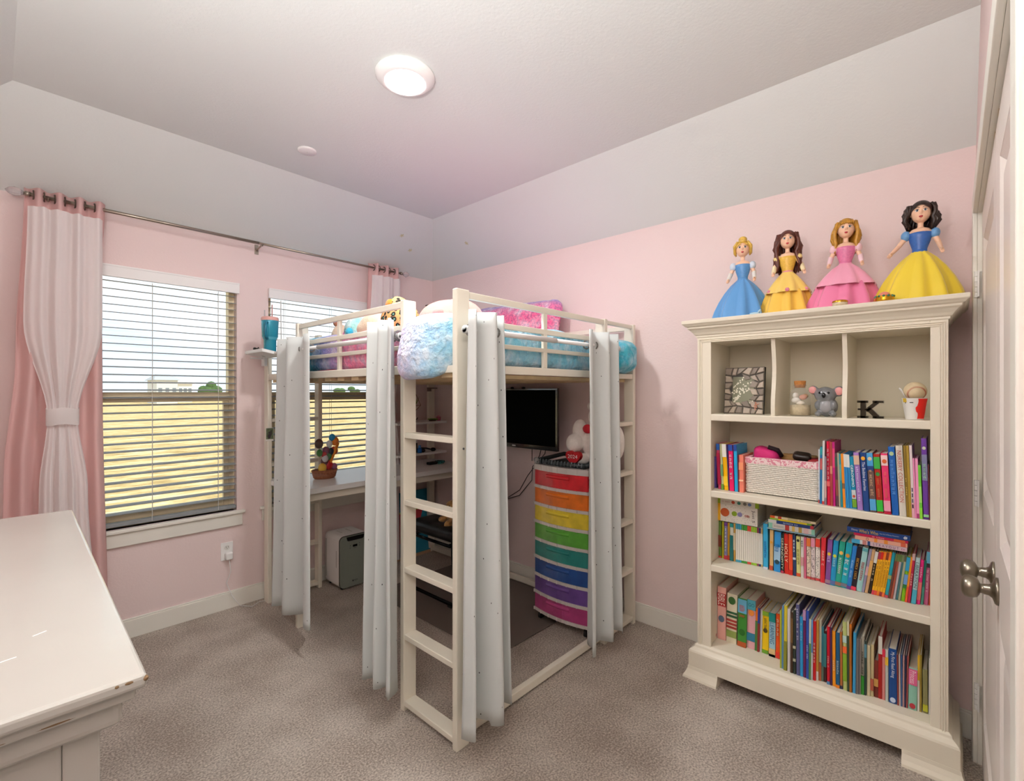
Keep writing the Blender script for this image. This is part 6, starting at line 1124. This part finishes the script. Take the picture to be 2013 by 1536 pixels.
# ================================================================ DOLLS
SKIN = M('efc3a4', .35, 0, .4)
def doll(label, x, y, gown, top, hair, style, lean=0, turn=0, H=.40, wide=.125, sleeve=None, overskirt=None, arm=(.03, .03), glove=None, trims=None):
    zb = 1.782; t = thing('porcelain_doll', label, 'doll', (x, y, zb), 0, 'dolls on the bookcase'); t.rotation_euler = (lean, 0, turn); k = H/.40
    def S_(v): return tuple(a*k for a in v)
    def S_(v): q = 1.17 if v[2] > .30 else 1; return (v[0]*k*q, v[1]*k*q, (.312+(v[2]-.312)*q)*k if v[2] > .30 else v[2]*k)
    def R_(v): return tuple(a*k*1.17 for a in v)
    b = MB()                                            # one continuous body: torso, neck, head, arms, hands
    b.lathe([(.020*k, .18*k), (.021*k, .205*k), (.029*k, .235*k), (.033*k, .26*k), (.036*k, .275*k), (.028*k, .288*k), (.010*k, .295*k), (.0095*k, .318*k)], 16, sx=.7)
    b.ball(S_((-.002, 0, .346)), R_((.0275, .0265, .034)), 18, 14); b.ball(S_((-.010, 0, .331)), R_((.017, .018, .017)), 12, 10); b.ball(S_((-.0295, 0, .342)), R_((.004, .0035, .006)), 8, 6)
    for s_ in (-1, 1):
        b.ball(S_((.004, .0275*s_, .344)), R_((.004, .004, .008)), 8, 6)
        sp2 = arm[0] if s_ < 0 else arm[1]
        P1, P2, P3 = Vector(S_((0, .036*s_, .272))), Vector(S_((-.002, (.042+sp2*.45)*s_, .230))), Vector(S_((-.036, (.034+sp2)*s_, .198)))
        b.tube([P1, P1.lerp(P2, .5), P2, P2.lerp(P3, .5), P3], [.0105*k, .0095*k, .0085*k, .0078*k, .0062*k], 10); b.ball(P1, .0115*k, 10, 8)
        d_ = (P3-P2).normalized(); b.ball(P3+d_*.007*k, S_((.009, .007, .009)), 10, 8)
        sd = d_.cross(Vector((1, 0, 0))).normalized()
        for q, (o_, ln) in enumerate(((-.006, .014), (-.002, .017), (.002, .016), (.006, .012))):
            p_ = P3 + d_*.010*k + Vector((0, 0, 0)) + sd*o_*k*.8 + Vector((o_*.5*k, 0, 0)); b.tube([p_, p_+d_*ln*k*.6, p_+d_*ln*k+Vector((-.002*k, 0, -.003*k))], [.0028*k, .0026*k, .002*k], 6)
        b.tube([P3+d_*.004*k, P3+d_*.008*k+Vector((-.009*k, -.002*s_*k, .004*k)), P3+d_*.015*k+Vector((-.013*k, -.003*s_*k, .003*k))], [.0034*k, .003*k, .002*k], 6)
    b.build('body', SKIN, t, True, remesh=.0021)
    f_ = MB()
    for s_ in (-1, 1): f_.ball(S_((-.0275, .0105*s_, .3475)), R_((.0025, .0052, .0038)), 10, 8)
    f_.build('eye_white', M('f4f0ea', .2), t, True); f_ = MB()
    for s_ in (-1, 1): f_.ball(S_((-.0297, .0102*s_, .3475)), R_((.001, .0030, .0034)), 10, 8); f_.tube([S_((-.0275, .005*s_, .3515)), S_((-.0285, .011*s_, .353)), S_((-.0245, .017*s_, .350))], .0008*k, 5)
    f_.build('iris', M('2f3a4a', .2), t, True); f_ = MB()
    for s_ in (-1, 1): f_.tube([S_((-.0275, .004*s_, .3575)), S_((-.0275, .010*s_, .3595)), S_((-.0235, .0165*s_, .3575))], .0009*k, 5)
    f_.build('brow', M(hair, .6), t, True); f_ = MB(); f_.ball(S_((-.0272, 0, .3285)), R_((.003, .0055, .0022)), 10, 6); f_.ball(S_((-.027, 0, .3265)), R_((.003, .0045, .002)), 10, 6); f_.build('lips', M('b8323c', .3), t, True)
    gm = M(gown, .5, 0, .3, sheen=.4)
    fd = lambda a_, q_: 1 + (.13*cos(8*a_+1.6*sin(2*a_)) + .07*cos(15*a_+1+sin(3*a_)) + .03*cos(29*a_))*(1-q_)**.55
    sk = [(wide, 0), (wide*1.0, .010), (wide*.92, .05), (wide*.78, .095), (wide*.60, .138), (wide*.40, .174), (.026, .198), (.020, .206)]
    MB().lathe([(r_*(k if r_ < .05 else 1), z_*k) for r_, z_ in sk], 72, sx=.74, fold=fd).build('skirt', gm, t, True)
    if overskirt: MB().lathe([(r_, z_*k) for r_, z_ in ((wide*.79, .104), (wide*.74, .122), (wide*.56, .155), (wide*.38, .182), (.026, .199), (.0215, .207))], 60, sx=.76, fold=lambda a_, q_: 1.03+.10*abs(cos(3*a_))*(1-q_)+.06*cos(9*a_+1.3*sin(2*a_))*(1-q_), cap=False).build('overskirt', M(overskirt, .35, sheen=.3), t, True)
    MB().lathe([(.0215*k, .200*k), (.0235*k, .215*k), (.0315*k, .240*k), (.0358*k, .262*k), (.0372*k, .272*k), (.033*k, .275*k)], 24, sx=.74, cap=False).build('bodice', M(top, .35, 0, .5, var=.12, vscale=120), t, True)
    if sleeve:
        for s_ in (-1, 1): MB().ball(S_((0, .043*s_, .268)), S_((.018, .016, .020)), 14, 10).build('sleeve', M(sleeve, .4), t, True)
    if glove:
        for s_ in (-1, 1):
            g_ = MB(); sp2 = arm[0] if s_ < 0 else arm[1]; P2, P3 = Vector(S_((-.002, (.042+sp2*.45)*s_, .230))), Vector(S_((-.036, (.034+sp2)*s_, .198)))
            g_.tube([P2.lerp(P3, -.25), P2, P2.lerp(P3, .5), P3], [.0108*k, .0104*k, .0096*k, .0086*k], 10)
            g_.build('glove', M(glove, .5), t, True)
    if trims:
        for c_, a_, rr_, z_ in trims:
            g_ = MB(); p_ = Vector((-rr_*.78*cos(a_), rr_*sin(a_), z_*k))
            for q in range(6): g_.ball(p_ + Vector((0, .005*cos(q*pi/3), .005*sin(q*pi/3))), .0042, 8, 6)
            g_.ball(p_ + Vector((-.003, 0, 0)), .0035, 8, 6); g_.build('rosette', M(c_, .5), t, True)
    g_ = MB(); g_.lathe([(.0212*k, .196*k), (.0235*k, .200*k), (.0232*k, .206*k), (.0212*k, .209*k)], 24, sx=.8, cap=False); g_.build('sash', M(trims[0][0] if trims else top, .4), t, True)
    hm_ = M(hair, .4, 0, .5, var=.25, vscale=90); hb = MB()
    def scalp(u, v):
        th = -pi*.5 + 2*pi*u; ph = v*pi*.62
        front = max(0, -cos(th)); ph *= 1 - .42*front**2
        return (.002*k + .0372*k*sin(ph)*cos(th), .0360*k*sin(ph)*sin(th), .3565*k + .0430*k*cos(ph))
    hb.grid(scalp, 36, 12); rnd = random.Random(len(label))
    def lock(a_, z0, pts, r_): hb.tube(pts, r_, 6)
    if style == 'bun':
        hb.ball(S_((.008, 0, .388)), R_((.016, .017, .014)), 14, 10)
        for s_ in (-1, 1):
            for q in range(4): hb.tube([S_((-.018+.008*q, .018*s_, .374)), S_((-.012+.008*q, .031*s_, .357)), S_((-.004+.006*q, .030*s_, .330)), S_((.004+.004*q, .025*s_, .322))], [.006*k, .0075*k, .007*k, .003*k], 7)
        hb.tube([S_((-.020, -.016, .371)), S_((-.027, -.002, .374)), S_((-.020, .016, .371))], [.004*k, .0075*k, .004*k], 7)
    else:
        n_ = {'long': 26, 'wave': 30, 'bob': 22}[style]; end = {'long': .235, 'wave': .19, 'bob': .292}[style]
        for q in range(n_):
            a_ = lerp(-2.05, 2.05, q/(n_-1)); c_, s2 = cos(a_), sin(a_); wv_ = .006 if style != 'long' else .002; e = end + (0 if style == 'bob' else .02*abs(s2)) + rnd.uniform(-.008, .008); off = .012 if style == 'wave' else .004
            pts = []
            for j in range(7):
                f2 = j/6; z_ = lerp(.372, e, f2); rr_ = .025 + .010*min(1, f2*3) + off*f2 + wv_*sin(f2*9+q); pts.append(S_((.003+rr_*c_*(1 if c_ > 0 else .75), rr_*s2*1.08, z_)))
            if style == 'bob': pts[-2] = S_((.003+.037*c_*(1 if c_ > 0 else .75), .037*s2, e-.002)); pts[-1] = S_((.003+.042*c_*(1 if c_ > 0 else .75), .042*s2, e+.002))
            hb.tube(pts, [.0078*k]*4 + [.0075*k, .0062*k, .0025*k], 6)
        if style == 'long':
            for q in range(9): y_ = -.020+.005*q; hb.tube([S_((-.008, y_*.9, .379-6*y_*y_)), S_((-.024, y_, .368-5*y_*y_)), S_((-.0275, y_*.98, .3605))], [.004*k, .004*k, .0025*k], 6)
    hb.build('hair', hm_, t, True); return t
doll('blonde porcelain doll with an updo in a sky blue ball gown', 2.515, .765, '5b97cf', '5590c8', 'd9b14e', 'bun', 0, .25, .40, .125, 'cfdcea', None, (.018, .028), 'e6e2da')
doll('brown haired porcelain doll in a golden yellow ball gown', 2.525, .570, 'eec04a', 'e2b548', '5a2a1c', 'wave', 0, .2, .405, .110, 'e8d28c', 'f0cd6a', (.03, .022), 'efe0b4', [('e08aa0', a_, .094, .112) for a_ in (-.9, 0, .9)])
doll('long haired blonde porcelain doll in a rose pink ball gown', 2.525, .350, 'ea7fa8', 'd977a0', 'c08a2c', 'long', .02, .15, .405, .130, 'f0c8d0', 'f0a3bd', (.022, .024), 'f2cfd6')
doll('dark haired porcelain doll in a blue bodice and lemon yellow skirt', 2.525, .105, 'edd23c', '2f62ac', '2e1d16', 'bob', .03, .05, .415, .128, '6d9fd0', None, (.028, .05))
trk = thing('trinket_box', 'round gold rimmed trinket box in front of the pink gowned doll', 'trinket box', (2.385, .345, 1.782)); MB().lathe([(.026, 0), (.027, .016), (.026, .018)], 24).build('body', M('d8c8a8', .4), trk, True); MB().lathe([(.0275, .016), (.028, .020), (.026, .024), (.02, .026), (.001, .027)], 24, cap=False).build('lid', M('c8962c', .25, .9), trk, True)
tr2 = thing('trinket_box', 'jewelled gold trinket box with a pink top between the two last dolls', 'trinket box', (2.40, .200, 1.782)); MB().lathe([(.030, 0), (.032, .010), (.030, .022), (.031, .026)], 24).build('body', M('cf9a2a', .25, .9), tr2, True)
b = MB()
for k in range(12): a_ = 2*pi*k/12; b.ball((.029*cos(a_), .029*sin(a_), .024), (.005, .005, .005), 8, 6)
b.build('jewel', M('3f7a5a', .2), tr2, True); MB().ball((0, 0, .026), (.020, .020, .018), 14, 10).build('top', M('e88a78', .3), tr2, True)
sl = thing('glass_slipper', 'tiny clear blue slipper in front of the blue gowned doll', 'slipper', (2.385, .675, 1.782)); b = MB(); b.ball((0, 0, .008), (.008, .022, .006), 12, 8); b.tube([(0, -.016, .010), (0, -.024, .022), (0, -.028, .024)], [.005, .004, .002], 8); b.tube([(0, -.027, .02), (0, -.028, 0)], .0015, 6); b.build('shoe', M('b8d8e6', .05, 0, .6), sl, True)
MB().lathe([(.018, 0), (.016, .003)], 16, sy=1.5).build('cushion', M('6aa8c8', .5), sl)
pst = tag(box('dark_stand', M('2c2a2e', .6), 0, .012, -.05, .03, 0, .11, None, .002), 'dark card stand behind the blue gowned doll', 'stand'); pst.location = (2.60, .87, 1.783); pst.rotation_euler = (.35, 0, 0)
flush_text()
